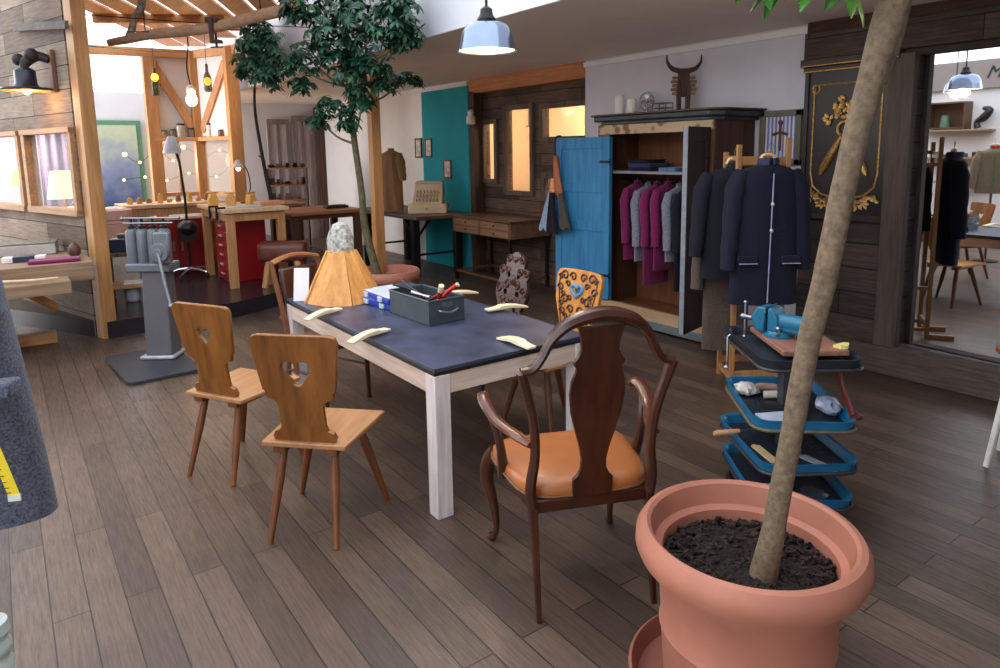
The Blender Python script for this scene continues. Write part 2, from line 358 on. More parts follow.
# big left corner post, its board partition with two windows
d17 = Vector((-math.sin(R(17)), math.cos(R(17)), 0)); RZP = math.degrees(math.atan2(d17.y, d17.x))
struct('trim_20', MB().bar((.70, 7.37, 0), (.70, 7.37, 3.7), .125, .15, (d17.x, d17.y, 0)), wood((190, 140, 86), (142, 96, 54), 'z', .55, knots=1.3), bev=.006)
pw = MB()
holes_wall(pw, -.03, .03, .08, 3.4, 0.0, 3.7, [(.14, 1.2, 1.2, 1.93), (1.4, 3.1, 1.2, 1.93)])
pw.v = [(p[1], -p[0], p[2]) for p in pw.v]
o = struct('wall_partition', pw, M_BOARDL); o.location = (.66, 7.37, 0); o.rotation_euler = (0, 0, R(RZP))
# frames (local x runs along the partition)
for i, (a, b2) in enumerate(((.14, 1.2), (1.4, 3.1))):
    f = MB(); f.box(a-.05, a+.02, -.04, .07, 1.17, 1.96); f.box(b2-.02, b2+.06, -.04, .07, 1.17, 1.96); f.box(a-.05, b2+.06, -.04, .08, 1.15, 1.21); f.box(a-.05, b2+.06, -.04, .08, 1.92, 1.97)
    q = struct(f'window_{7+i}', f, wood((176, 134, 92), (128, 92, 60), 'x', .6), bev=.003); q.location = o.location; q.rotation_euler = o.rotation_euler
    B(a, b2, -.003, .003, 1.2, 1.93).build('pane', glass((255, 255, 255), .12, .03), q)
# pergola planks over the workshop
dr = Vector((math.sin(R(28)), math.cos(R(28)), 0)); pr = Vector((dr.y, -dr.x, 0))
plk = wood((206, 150, 98), (160, 104, 60), 'y', .6)
for k in range(9):
    s0 = Vector((1.02, 9.7, 3.42))-dr*3.3+pr*(.33*k+.14)
    L = 6.2
    while (s0+dr*L).x > 2.98: L -= .1
    if L > .8: struct(f'trim_{21+k}', MB().bar(s0, s0+dr*L, .27, .03), plk, bev=.002)
rf = MB(); 
for t in (.3, 2.0, 3.6):
    a = Vector((1.0, 9.7, 3.36))-dr*3.3+dr*t; rf.bar(a, a+pr*(1.95-t*.12), .08, .1)
struct('trim_31', rf, plk, bev=.003)
# post carrying the skylight edge
struct('trim_32', post(3.14, 6.5, 0, 2.65, .10), wood((196, 140, 84), (150, 96, 52), 'z', .55), bev=.005)
# sign lettering on the fascia of the left wall (reads in the mirror)
cu = D.curves.new('t', 'FONT'); cu.body = 'Manufaktur'; cu.size = .3; cu.shear = .35; cu.extrude = .003
o = D.objects.new('t', cu); COL.objects.link(o); me = D.meshes.new_from_object(o.evaluated_get(bpy.context.evaluated_depsgraph_get())); D.objects.remove(o)
me.transform(Matrix(((0, 0, 1, -2.925), (-1, 0, 0, 5.30), (0, 1, 0, 2.78), (0, 0, 0, 1))))
o = link('sign_lettering', me, M_BLACK, smooth=False); tag(o, 'dark slanted lettering on the grey fascia, seen in the mirror', 'lettering')
# ================================================================== FURNITURE ROUND THE TABLE
G_CH = 'old wooden chairs round the work table'
M_TTOP = plain((60, 66, 88), .38, 0, .3, 6, .03)
M_WWASH = wood((222, 212, 208), (178, 160, 152), 'z', .7, bmp=.1)
M_WWX = wood((216, 196, 180), (176, 150, 130), 'x', .7, bmp=.1)
M_WWY = wood((216, 196, 180), (176, 150, 130), 'y', .7, bmp=.1)
t = thing('work_table', 'long table with dark slate-coloured top and whitewashed square legs', 'table', (1.97, 3.58, 0))
B(-.47, .47, -.98, .98, .695, .715).build('tabletop', M_BLACK, t, bev=.002)
B(-.468, .468, -.978, .978, .715, .73).build('top_surface', M_TTOP, t, bev=.002)
B(-.386, .386, -.975, -.95, .60, .695).build('apron', M_WWX, t, bev=.002); B(-.386, .386, .95, .975, .60, .695).build('apron', M_WWX, t, bev=.002)
B(-.465, -.44, -.896, .896, .60, .695).build('apron', M_WWY, t, bev=.002); B(.44, .465, -.896, .896, .60, .695).build('apron', M_WWY, t, bev=.002)
for sx in (-1, 1):
    for sy in (-1, 1): B(sx*.428-.042, sx*.428+.042, sy*.938-.042, sy*.938+.042, 0, .695).build('leg', M_WWASH, t, bev=.004)

# ---- farmhouse board chair
M_CHW = wood((150, 94, 40), (92, 50, 18), 'z', .32, .8, knots=7)
M_CHS = wood((184, 134, 92), (138, 90, 54), 'y', .32, .8, knots=7)
M_CHL = wood((134, 78, 38), (88, 46, 22), 'z', .4)
def back_plate(half, holes, th, tilt, y0, z0):
    me = outline([sym(half)]+holes, th, .004)
    me.transform(Matrix.Translation((0, y0, z0)) @ Matrix.Rotation(R(tilt), 4, 'X')); return me
HALF = [(0, 0), (.14, 0), (.148, .02), (.138, .045), (.112, .055), (.104, .075), (.103, .16), (.108, .185), (.128, .2), (.15, .205), (.155, .215), (.158, .24), (.166, .245), (.17, .26), (.196, .44), (.198, .47), (.188, .493), (.165, .502), (0, .502)]
def clover(cz, s=1):
    lp = []
    lp += circ(.022*s, cz+.012*s, .021*s, 8, -pi*.35, pi*.75); lp += [(.006*s, cz+.03*s), (.006*s, cz-.004*s), (-.006*s, cz-.004*s), (-.006*s, cz+.03*s)]
    lp += circ(-.022*s, cz+.012*s, .021*s, 8, pi*.25, pi*1.35); lp += circ(0, cz-.022*s, .017*s, 8, pi, 2*pi)
    return lp
def heart(cz, s=1):
    return [(x*s, cz+z*s) for x, z in [(0, .02), (.008, .03), (.02, .033), (.031, .024), (.032, .008), (.022, -.008), (.008, -.022), (0, -.034), (-.008, -.022), (-.022, -.008), (-.032, .008), (-.031, .024), (-.02, .033), (-.008, .03)]]
def board_chair(name, label, hole, loc, rz, plate=None, mats=(M_CHW, M_CHS, M_CHL)):
    t = thing(name, label, 'chair', loc, rz, G_CH)
    s = MB().prism([(-.195, -.21), (.195, -.21), (.225, .215), (-.225, .215)], .425, .45, 'xy'); s.build('seat', mats[1], t, bev=.006)
    for sx in (-1, 1): MB().box(sx*.12-.03, sx*.12+.03, -.20, .17, .395, .425).build('seat_batten', mats[2], t, bev=.004)
    for sx, sy in ((-1, -1), (1, -1), (-1, 1), (1, 1)):
        a = (sx*.12, -.15 if sy < 0 else .13, .40); b = (sx*(.155 if sy < 0 else .225), -.265 if sy < 0 else .19, 0)
        MB().tube([a, tuple(a[i]*.65+b[i]*.35 for i in range(3)), b], [.019, .0225, .013], 8).build('leg', mats[2], t, ang=50)
    if plate: link('backrest', plate, mats[0], t)
    else:
        link('backrest', back_plate(HALF, [hole], .024, 8, -.175, .45), mats[0], t)
    return t
board_chair('board_chair', 'pine board-backed chair with clover-shaped cutout, nearest of the pair left of the table', clover(.33, 1.6), (1.11, 2.965, 0), -46)
board_chair('board_chair', 'pine board-backed chair with rounded heart cutout, further left than the clover-cut chair', heart(.33, 1.35), (.98, 3.81, 0), -60)

# ---- painted carved chair (right long side)
HALF5 = [(0, 0), (.10, 0), (.115, .02), (.105, .05), (.12, .12), (.15, .2), (.19, .30), (.20, .42), (.198, .46), (.18, .488), (.14, .496), (.06, .50), (0, .50)]
M_ORW = wood((206, 142, 66), (168, 100, 42), 'z', .35)
pl5 = back_plate(HALF5, [heart(.36, .8)], .024, 10, -.185, .45)
t5 = board_chair('painted_chair', 'orange pine chair with dark carved scrollwork and blue heart on its back', None, (2.66, 3.18, 0), 92, pl5, (M_ORW, wood((216, 160, 100), (178, 118, 62), 'y', .35), M_CHL))
TB = Matrix.Translation((0, -.185, .45)) @ Matrix.Rotation(R(10), 4, 'X')
c = MB(); c.M = TB
def spiral(cx, cz, r, turns=1.2, a0=0, hand=1, n=16): return [(cx+r*(1-.75*i/n)*math.cos(a0+hand*turns*2*pi*i/n), .0135, cz+r*(1-.75*i/n)*math.sin(a0+hand*turns*2*pi*i/n)) for i in range(n+1)]
for sx in (-1, 1):
    for (x, z, r_) in ((.045, .45, .03), (.12, .45, .034), (.15, .37, .028), (.10, .30, .034), (.04, .24, .03), (.11, .22, .028), (.06, .15, .032), (.03, .08, .025), (.085, .09, .02), (.085, .40, .022), (.155, .44, .02), (.12, .33, .02), (.06, .31, .02), (.075, .19, .02), (.13, .27, .02), (.02, .19, .02)):
        c.tube(spiral(sx*x, z, r_, 1.1, 0 if sx > 0 else pi, sx), .0068, 5)
    c.tube([(sx*.165, .0135, .44), (sx*.168, .0135, .38), (sx*.15, .0135, .30), (sx*.12, .0135, .17), (sx*.09, .0135, .06)], .004, 5)
c.build('carving', plain((60, 30, 14), .5), t5)
h = MB(); h.M = TB; h.tube([(x*1.35, .014, z) for x, z in [(p[0], p[1]) for p in heart(.36, 1.15)+heart(.36, 1.15)[:1]]], .012, 6); h.build('heart_rim', plain((76, 130, 172), .5), t5)

# ---- dark carved chair with twisted legs
M_DK = wood((64, 36, 28), (36, 18, 14), 'z', .3)
t = thing('carved_chair', 'small dark hall chair with pierced scroll-carved back and twisted legs', 'chair', (2.80, 4.04, 0), 88, G_CH)
MB().prism([(-.19, -.19), (.19, -.19), (.21, .2), (-.21, .2)], .42, .45, 'xy').build('seat', M_DK, t, bev=.006)
H4 = [(0, 0), (.10, 0), (.16, .02), (.165, .06), (.14, .08), (.165, .12), (.195, .17), (.20, .23), (.18, .28), (.17, .31), (.19, .34), (.185, .38), (.15, .40), (.125, .385), (.115, .41), (.12, .45), (.09, .48), (.05, .49), (.03, .505), (0, .51)]
link('backrest', back_plate(H4, [circ(.075, .20, .022, 10), circ(-.075, .20, .022, 10), circ(.06, .33, .018, 10), circ(-.06, .33, .018, 10), circ(.07, .08, .018, 10), circ(-.07, .08, .018, 10)], .03, 12, -.175, .45), M_DK, t)
c = MB(); c.M = Matrix.Translation((0, -.175, .45)) @ Matrix.Rotation(R(12), 4, 'X')
for sx in (-1, 1):
    for (x, z, r_) in ((.15, .36, .035), (.08, .45, .033), (.155, .22, .045), (.06, .26, .04), (.13, .05, .035), (.05, .13, .035), (.08, .36, .03), (.1, .14, .03)):
        c.tube([(p[0], .017, p[2]) for p in spiral(sx*x, z, r_, 1.3, pi if sx > 0 else 0, -sx)], .009, 6)
c.ball((0, .017, .3), .03, 10, (1, .6, 1.3)); c.ball((0, .017, .45), .025, 10, (1, .6, 1)); c.build('carving', plain((78, 46, 38), .28), t)
for sx, sy in ((-1, -1), (1, -1), (-1, 1), (1, 1)):
    m_ = MB(); k = 26; pts = [(sx*.16+.008*math.cos(i*1.25), sy*.15+(.02 if sy > 0 else -.02)*i/k+.008*math.sin(i*1.25), .42*(1-i/k)) for i in range(k+1)]
    m_.tube(pts, [.014+.004*(i % 2) for i in range(k+1)], 8); m_.build('leg', M_BLACK, t)

# ---- bentwood-framed chair behind the table, brown upholstered back
M_BR = wood((128, 78, 48), (84, 46, 28), 'z', .35)
M_LEA = plain((74, 38, 30), .35, 0, .2, 12, .05)
t = thing('padded_chair', 'brown wooden chair with dark padded back at the far end of the table', 'chair', (1.72, 4.42, 0), 200, G_CH)
MB().prism([(-.19, -.2), (.19, -.2), (.22, .2), (-.22, .2)], .41, .445, 'xy').build('seat_frame', M_BR, t, bev=.01)
MB().prism([(-.17, -.18), (.17, -.18), (.2, .185), (-.2, .185)], .445, .47, 'xy').build('seat', plain((176, 140, 124), .7), t, bev=.012)
for sx in (-1, 1):
    MB().tube(spl([(sx*.17, -.25, 0), (sx*.175, -.19, .42), (sx*.19, -.22, .68), (sx*.2, -.29, .97)]), lerpl([.016, .02, .018, .016], 19), 8).build('back_post', M_BR, t)
    MB().tube([(sx*.19, .17, .42), (sx*.19, .175, .2), (sx*.19, .18, .05), (sx*.19, .18, 0)], [.02, .017, .014, .018], 8).build('leg', M_DARKW, t)
    MB().tube([(sx*.18, -.2, .24), (sx*.19, .175, .24)], .009, 6).build('stretcher', M_DARKW, t)
MB().tube(spl([(-.2, -.29, .965), (-.1, -.30, .99), (0, -.305, 1.0), (.1, -.30, .99), (.2, -.29, .965)]), .026, 8, flat=.7).build('top_rail', wood((170, 112, 70), (120, 72, 42), 'x', .3), t)
b_ = MB(); b_.M = Matrix.Translation((0, -.235, .76)) @ Matrix.Rotation(R(12), 4, 'X'); b_.box(-.155, .155, -.02, .02, -.14, .17); b_.build('back_pad', M_LEA, t, bev=.016)
MB().tube([(-.19, -.24, .60), (.19, -.24, .60)], .014, 8).build('back_rail', M_BR, t)

# ---- armchair with vase splat and tan leather
M_MAH = wood((72, 36, 20), (38, 17, 10), 'z', .3)
M_TAN = plain((166, 98, 52), .32, 0, .07, 6, .03)
t = thing('armchair', 'dark mahogany armchair with vase-shaped splat and tan leather seat', 'chair', (1.755, 1.965, 0), -23, G_CH)
MB().prism([(-.23, -.235), (.23, -.235), (.285, .215), (.26, .25), (-.26, .25), (-.285, .215)], .385, .435, 'xy').build('seat_rail', M_MAH, t, bev=.006)
rings = []
for z, s in ((.43, 1.0), (.45, 1.015), (.475, 1.0), (.49, .93), (.498, .8), (.503, .5), (.505, .1)):
    rg = []
    for j in range(36):
        a = 2*pi*j/36; cx, cy = math.cos(a), math.sin(a); q = (abs(cx)**5+abs(cy)**5)**(-1/5)
        y = .235*cy*q; x = (.245+.06*(cy*q+1)/2)*cx*q; rg.append((x*s, y*s+.005, z))
    rings.append(rg)
MB().loft(rings).build('seat_cushion', M_TAN, t, ang=60)
pg = MB(); pg.tube([(p[0]*1.02, p[1]*1.02, .442) for p in rings[0]+rings[0][:1]], .006, 6); pg.build('piping', plain((120, 76, 40), .5), t)
# back posts, rail, splat: they share one tilt
def bk(x, z): return (x, -.235-.085*(max(0, z-.45))**1.15/.6, z)
for sx in (-1, 1):
    MB().tube(spl([(sx*.225, -.30, 0), (sx*.225, -.26, .25), (sx*.228, -.235, .44)]), lerpl([.013, .018, .024], 13), 4, up=(.7, .7, 0), flat=1).build('leg', M_MAH, t, ang=60, bev=.003)
    MB().tube(spl([bk(sx*.228, .42), bk(sx*.235, .50), bk(sx*.222, .62), bk(sx*.232, .76), bk(sx*.262, .88), bk(sx*.28, .95)]), lerpl([.026, .026, .023, .022, .023, .026], 31), 8, flat=.8).build('back_post', M_MAH, t)
top = spl([bk(-.282, .948), bk(-.24, .958), bk(-.208, 1.0), bk(-.178, 1.06), bk(-.125, 1.11), bk(-.06, 1.134), bk(0, 1.142), bk(.06, 1.134), bk(.125, 1.11), bk(.178, 1.06), bk(.208, 1.0), bk(.24, .958), bk(.282, .948)])
MB().tube(top, lerpl([.024, .024, .024, .026, .032, .038, .04, .038, .032, .026, .024, .024, .024], len(top)), 8, flat=.7).build('top_rail', M_MAH, t)
SP = [(0, 0), (.075, 0), (.078, .07), (.062, .085), (.05, .11), (.048, .15), (.058, .2), (.078, .27), (.096, .34), (.104, .41), (.1, .46), (.086, .495), (.084, .51), (.092, .52), (.094, .535), (.082, .55), (.07, .575), (.072, .61), (.085, .665), (0, .665)]
me = outline([sym(SP)], .02, .004)
for v in me.vertices:
    z = v.co.z+.435; v.co = Vector((v.co.x, v.co.y+bk(0, z)[1], z))
link('splat', me, M_MAH, t)
for sx in (-1, 1):
    ap = spl([bk(sx*.235, .665), (sx*.26, -.17, .66), (sx*.31, -.05, .675), (sx*.335, .06, .71), (sx*.33, .13, .722), (sx*.325, .155, .70)])
    MB().tube(ap, lerpl([.02, .024, .026, .026, .026, .022], len(ap)), 10, flat=.6).build('arm', wood((104, 56, 34), (62, 30, 18), 'y', .25), t)
    sp_ = spl([(sx*.325, .05, .69), (sx*.30, .0, .60), (sx*.285, .0, .50), (sx*.275, .03, .42)])
    MB().tube(sp_, lerpl([.018, .016, .02, .024], len(sp_)), 8).build('arm_support', M_MAH, t)
    fl = spl([(sx*.262, .225, .44), (sx*.285, .25, .38), (sx*.295, .265, .30), (sx*.27, .245, .18), (sx*.262, .235, .07), (sx*.275, .262, .02), (sx*.28, .285, .012)])
    MB().tube(fl, lerpl([.028, .034, .03, .02, .013, .015, .017], len(fl)), 10).build('leg', M_MAH, t)

# ================================================================== ON THE TABLE
M_PALE = wood((240, 224, 190), (220, 198, 156), 'x', .6, bmp=.05)
G_P = 'pale carved wooden pieces on the table'
def blank(label, x, y, rz):
    pts = [(-.14, -.002), (-.08, .014), (-.01, .024), (.05, .024), (.06, .018), (.10, .012), (.14, .010), (.14, -.002), (.06, -.001), (-.02, .002), (-.08, -.006), (-.135, -.012)]
    o = MB().prism(pts, -.026, .026, 'xz').build('carved_wood_piece', M_PALE, bev=.003); o.location = (x, y, .745); o.rotation_euler = (0, 0, R(rz)); ROOTM[o.name] = Matrix.Translation(o.location) @ Matrix.Rotation(R(rz), 4, 'Z')
    tag(o, label, 'wood piece', G_P)
blank('pale carved wood piece on the table edge behind the clover-cut chair', 1.50, 3.27, 20)
blank('pale carved wood piece on the table edge near the board cone', 1.50, 3.90, 24)
blank('pale carved wood piece at the table end by the mahogany armchair', 2.02, 2.68, 268)
blank('pale carved wood piece on the table edge before the carved dark chair', 2.44, 3.32, 172)
blank('pale wood piece beyond the metal toolbox, half hidden behind its red handles', 2.44, 3.86, 176)
# cone of boards with a crumpled top
M_CONE = wood((222, 162, 88), (184, 118, 54), 'z', .5, knots=3)
t = thing('board_cone', 'tapering cone of pine boards topped by a crumpled whitish cap', 'ornament', (1.80, 4.30, .73), 20)
N = 9
for k in range(N):
    a0, a1 = 2*pi*k/N, 2*pi*(k+.97)/N; q = []
    tw = .012 if k % 2 else 0
    for (rr, z) in ((.255+tw, .0), (.09+tw, .33)):
        for (a, d_) in ((a0, 0), (a1, 0), (a1, -.018), (a0, -.018)): q.append(((rr+d_)*math.cos(a), (rr+d_)*math.sin(a), z))
    MB().add(q, [(0, 1, 2, 3), (7, 6, 5, 4), (0, 4, 5, 1), (1, 5, 6, 2), (2, 6, 7, 3), (3, 7, 4, 0)]).build('board', M_CONE, t, bev=.002)
MB().lathe([(.07, .29), (.09, .315), (.09, .325), (.05, .33)], n=18).build('ring', M_DARKW, t)
rg = []
for i, (r_, z) in enumerate(((.085, .325), (.09, .36), (.082, .41), (.066, .46), (.045, .50), (.018, .515))):
    rg.append([((r_*(1+.35*noise.noise(Vector((j*.9, i*1.3, 0)))))*math.cos(2*pi*j/14), (r_*(1+.35*noise.noise(Vector((j*.9, i*1.3, 5)))))*math.sin(2*pi*j/14), z+.012*noise.noise(Vector((j, i, 9)))) for j in range(14)])
MB().loft(rg).build('cap', plain((176, 176, 168), .8, 0, .45, 40, .4), t, ang=20)
# a paper card leaning behind the cone
m_ = MB(); m_.M = Matrix.Translation((1.545, 4.40, .732)) @ Matrix.Rotation(R(-36), 4, 'Z') @ Matrix.Rotation(R(-14), 4, 'X'); m_.box(-.05, .05, -.002, .002, .0, .22)
tag(m_.build('paper_card', plain((226, 224, 230), .8, 0, .02)), 'pale paper card leaning against the left of the board cone', 'card')
# blue organiser cases
BLUE = plain((24, 62, 170), .35, 0, .08); CLEAR = plain((206, 216, 232), .25, 0, .08, 6)
for i, (z, rz, lab) in enumerate(((.731, 4, 'blue plastic organiser case, the lower of the pair by the toolbox'), (.773, 0, 'blue plastic organiser case with pale lid, the upper of the pair by the toolbox'))):
    t = thing('organiser_case', lab, 'case', (1.985, 3.95, z), rz, 'blue organiser cases')
    B(-.13, .13, -.2, .2, 0, .036).build('tray', BLUE, t, bev=.006)
    B(-.122, .122, -.192, .192, .036, .041).build('lid', CLEAR, t, bev=.003)
    for y in (-.1, .1): B(-.142, -.13, y-.025, y+.025, .005, .036).build('clasp', plain((200, 210, 226), .4), t, bev=.002)
# steel tool box, open, with handle
GRM = plain((74, 84, 90), .45, .35, .12, 20)
t = thing('toolbox', 'open dark grey metal bin of hand tools with a front handle', 'toolbox', (1.985, 3.51, .73), 2)
m_ = MB(); z1 = .14
m_.box(-.12, .12, -.225, .225, 0, .006); m_.box(-.12, -.115, -.225, .225, 0, z1); m_.box(.115, .12, -.225, .225, 0, z1); m_.box(-.12, .12, -.225, -.22, 0, z1); m_.box(-.12, .12, .22, .225, 0, z1)
m_.build('bin', GRM, t, bev=.002)
rm = MB(); L_ = [(-.12, -.225, z1), (.12, -.225, z1), (.12, .225, z1), (-.12, .225, z1), (-.12, -.225, z1)]
for a, b2 in zip(L_, L_[1:]): rm.tube([a, b2], .006, 6)
rm.build('rim', GRM, t)
MB().tube(spl([(-.06, -.227, .085), (-.055, -.25, .08), (0, -.262, .07), (.055, -.25, .08), (.06, -.227, .085)]), .006, 6).build('handle', M_STEEL, t)
B(-.035, .035, -.229, -.225, .095, .125).build('label_holder', plain((100, 108, 112), .4, .5), t)
B(-.11, .11, -.21, .21, .006, .04).build('liner', plain((40, 26, 30), .9), t)
def tool(name, label, pts, rad, mat, tip=None):
    o = thing(name, label, 'tool', pts[0], 0, 'hand tools in the metal bin')
    p0 = Vector(pts[0]); q = [tuple(Vector(p)-p0) for p in pts]
    MB().tube(q, rad, 10).build('handle', mat, o)
    if tip: MB().tube([q[-1], tuple(Vector(q[-1])+(Vector(q[-1])-Vector(q[-2])).normalized()*tip[0])], tip[1], 8).build('tip', tip[2], o)
tool('brush', 'round brush with pale bristles and red ferrule standing in the metal bin', [(2.02, 3.40, .79), (1.99, 3.36, .87), (1.985, 3.34, .905)], [.012, .016, .017], plain((178, 34, 30), .4), (.045, .017, plain((226, 206, 166), .9)))
tool('chisel', 'red plastic-handled tool leaning right in the metal bin', [(1.98, 3.44, .79), (2.06, 3.36, .90), (2.09, 3.33, .93)], [.009, .013, .015], plain((196, 28, 30), .3), (.012, .014, plain((220, 190, 180), .5)))
tool('chisel', 'dark red handled tool lying behind the red one in the bin', [(2.0, 3.56, .80), (2.07, 3.44, .875), (2.085, 3.42, .885)], [.009, .012, .011], plain((120, 30, 34), .35))
tool('pliers', 'black-handled cutters resting on the left rim of the bin', [(1.99, 3.60, .85), (1.93, 3.66, .885), (1.89, 3.74, .90)], [.008, .009, .008], M_BLACK)
tool('scissors', 'long black and steel shears lying across the bin, handles toward the cone', [(1.93, 3.45, .868), (1.92, 3.56, .90), (1.93, 3.70, .93)], [.007, .009, .008], M_BLACK)
tool('spanner', 'bright steel spanner lying over the near rim of the bin', [(1.90, 3.52, .885), (1.92, 3.42, .878), (1.93, 3.36, .876)], [.011, .008, .012], plain((210, 212, 216), .25, .8, .05))

# ================================================================== FRONT POT AND TREE
POT = [(.0, .0), (.235, .0), (.25, .03), (.262, .20), (.268, .215), (.262, .23), (.272, .38), (.285, .40), (.285, .43), (.30, .44), (.335, .455), (.347, .485), (.345, .52), (.33, .545), (.312, .55), (.30, .542), (.295, .52), (.285, .475), (.262, .465), (.258, .40), (.0, .40)]
def big_pot(label, loc, s=1, group=None):
    t = thing('terracotta_pot', label, 'pot', loc, 0, group)
    MB().lathe([(a*s, b*s) for a, b in POT], n=72).build('pot_body', M_TERRA, t, ang=35)
    rr = random.Random(3); v = [(0, 0, .425*s)]; f = []; n = 40; k = 8
    for i in range(1, k+1):
        for j in range(n):
            r_ = .262*s*i/k; a = 2*pi*j/n; v.append((r_*math.cos(a), r_*math.sin(a), s*(.44-.02*(i/k)**3)+(rr.random()-.5)*.022*(i < k)))
    for j in range(n): f.append((0, 1+j, 1+(j+1) % n))
    for i in range(k-1):
        for j in range(n): f.append((1+i*n+j, 1+(i+1)*n+j, 1+(i+1)*n+(j+1) % n, 1+i*n+(j+1) % n))
    o = MB().add(v, f).build('soil', M_SOIL, t, smooth=False)
    ch = MB()
    for _ in range(700):
        a = rr.random()*2*pi; r_ = .25*s*math.sqrt(rr.random()); q = .004+.007*rr.random(); M = Matrix.Translation((r_*math.cos(a), r_*math.sin(a), .435*s)) @ Matrix.Rotation(rr.random()*6, 4, (rr.random(), rr.random(), 1)); ch.box(-q*1.6, q*1.6, -q, q, -q*.4, q*.4, M)
    ch.build('bark_chips', plain((46, 32, 26), 1, 0, .8, 60), o, kind='stuff', smooth=False)
    return t
t = big_pot('large terracotta pot with thick rolled rim in the right foreground', (1.74, 1.142, .02), .975)
MB().lathe([(0, 0), (.30, 0), (.325, .01), (.335, .06), (.325, .062), (.31, .02), (0, .016)], (1.69, 1.085, 0), 60)
sc_ = MB().lathe([(0, 0), (.285, 0), (.305, .01), (.325, .075), (.315, .08), (.296, .02), (0, .016)], n=60).build('pot_saucer', plain((140, 84, 70), .7, 0, .12, 6)); sc_.location = (1.71, 1.155, 0)
tag(sc_, 'wide terracotta saucer under the large foreground pot', 'saucer')
M_BARK = plain((116, 98, 77), .85, 0, .28, 45, .5)
def leaf(mb, M, L, w, droop=.35):
    vs = []; 
    for u, ww in ((0, .05), (.2, .6), (.5, 1), (.78, .72), (1, .03)):
        z = -droop*L*u*u; vs += [(-w*ww, L*u, z-.12*w), (0, L*u, z+.10*w), (w*ww, L*u, z-.12*w)]
    fs = []
    for i in range(4): fs += [(3*i, 3*i+1, 3*i+4, 3*i+3), (3*i+1, 3*i+2, 3*i+5, 3*i+4)]
    mb.add([M @ Vector(v) for v in vs], fs)
def rosette(mb, p, L, rr, n=8, up=None):
    ax = Vector(up or (rr.uniform(-.5, .5), rr.uniform(-.5, .5), 1)).normalized(); q = ax.to_track_quat('Z', 'Y').to_matrix().to_4x4()
    a0 = rr.random()*6
    for k in range(n):
        l = L*rr.uniform(.75, 1.1)
        leaf(mb, Matrix.Translation(p) @ q @ Matrix.Rotation(a0+2*pi*k/n, 4, 'Z') @ Matrix.Rotation(R(rr.uniform(-30, 5)), 4, 'X'), l, l*.20)
def leafmat(c, c2):
    m, nt, b = newmat('leaf'); mp = coords(nt); n = nz(nt, mp.outputs[0], 9, 3); r = ramp(nt, n.outputs[0], [(.35, lin(c)), (.65, lin(c2))])
    nt.links.new(r.outputs[0], b.inputs['Base Color']); b.inputs['Roughness'].default_value = .38; b.inputs['Subsurface Weight'].default_value = 0; return m
t = thing('young_tree', 'leaning bare-trunked tree growing from the large foreground pot', 'tree', (1.715, 1.06, .45))
tr = spl([(1.708, 1.075, .40), (1.728, 1.055, .60), (1.752, 1.035, .84), (1.785, 1.015, 1.12), (1.818, .985, 1.38), (1.85, .965, 1.63), (1.89, .935, 1.87), (1.93, .905, 2.09), (1.98, .88, 2.35)], 5)
tr = [p+Vector((.003*noise.noise(p*9), .003*noise.noise(p*9+Vector((5, 5, 5))), 0)) for p in tr]
m_ = MB().tube(tr, lerpl([.044, .032, .030, .031, .032, .032, .034, .042, .03], len(tr)), 16)
m_.tube(spl([(1.905, .925, 1.86), (1.95, .91, 2.0), (2.02, .91, 2.2), (2.1, .9, 2.4)]), lerpl([.02, .024, .02, .014], 19), 10)
m_.build('trunk', M_BARK, t, world=True)
rr = random.Random(11); lf = MB()
for i in range(46):
    p = Vector((rr.uniform(1.45, 2.4), rr.uniform(.55, 1.4), rr.uniform(2.24, 2.75))); rosette(lf, p, .13, rr)
for x, y, z in ((1.70, 1.07, 2.135), (1.77, 1.02, 2.13), (1.82, .98, 2.12), (1.86, .955, 2.15), (1.64, 1.12, 2.17)): rosette(lf, Vector((x, y, z)), .12, rr)
lf.build('foliage', leafmat((62, 128, 40), (98, 168, 60)), t, world=True)

# ================================================================== MIDDLE POT AND UMBRELLA TREE
t = big_pot('terracotta pot of the dark-leaved tree beyond the table', (3.08, 6.22, 0), .97)
t = thing('umbrella_tree', 'tall dark-leaved umbrella tree in the pot beyond the work table', 'tree', (3.0, 6.22, .40))
PX = [(2.54, 6.59, 2.6, 0.25), (2.47, 6.64, 2.36, 0.159), (2.53, 6.04, 2.78, 0.319), (2.7, 5.93, 2.93, 0.298), (2.73, 5.45, 2.78, 0.281), (2.88, 5.28, 2.86, 0.219), (2.99, 5.16, 2.74, 0.129), (2.68, 6.09, 2.54, 0.304), (2.93, 6.09, 2.64, 0.288), (2.79, 5.27, 2.68, 0.197), (2.88, 5.18, 2.64, 0.118), (3.08, 5.71, 2.46, 0.15), (3.2, 5.79, 2.39, 0.109), (2.98, 5.92, 2.39, 0.196), (2.83, 6.23, 2.3, 0.224), (2.7, 6.49, 2.17, 0.16), (2.58, 6.56, 2.03, 0.136), (2.71, 6.21, 2.02, 0.166), (2.82, 6.07, 2.14, 0.131), (2.31, 6.33, 2.99, 0.151), (2.39, 6.13, 2.99, 0.191), (2.66, 5.0, 2.81, 0.187), (2.74, 6.14, 3.29, 0.384), (2.69, 5.16, 3.09, 0.307), (2.28, 6.42, 2.55, 0.131)]
PX2 = [(2.83, 8.94, 2.98, 0.356), (2.73, 8.83, 3.17, 0.234), (2.94, 8.7, 2.72, 0.234), (2.58, 8.79, 2.8, 0.144), (2.71, 8.6, 2.67, 0.171), (2.94, 8.58, 3.0, 0.231)]
tk = spl([(2.99, 6.2, .40), (2.88, 6.25, .95), (2.86, 6.26, 1.34), (2.82, 6.29, 1.86), (2.81, 6.3, 2.24), (2.80, 6.3, 2.7), (2.85, 6.28, 3.1)])
m_ = MB().tube(tk, lerpl([.045, .036, .032, .03, .026, .02, .012], len(tk)), 10)
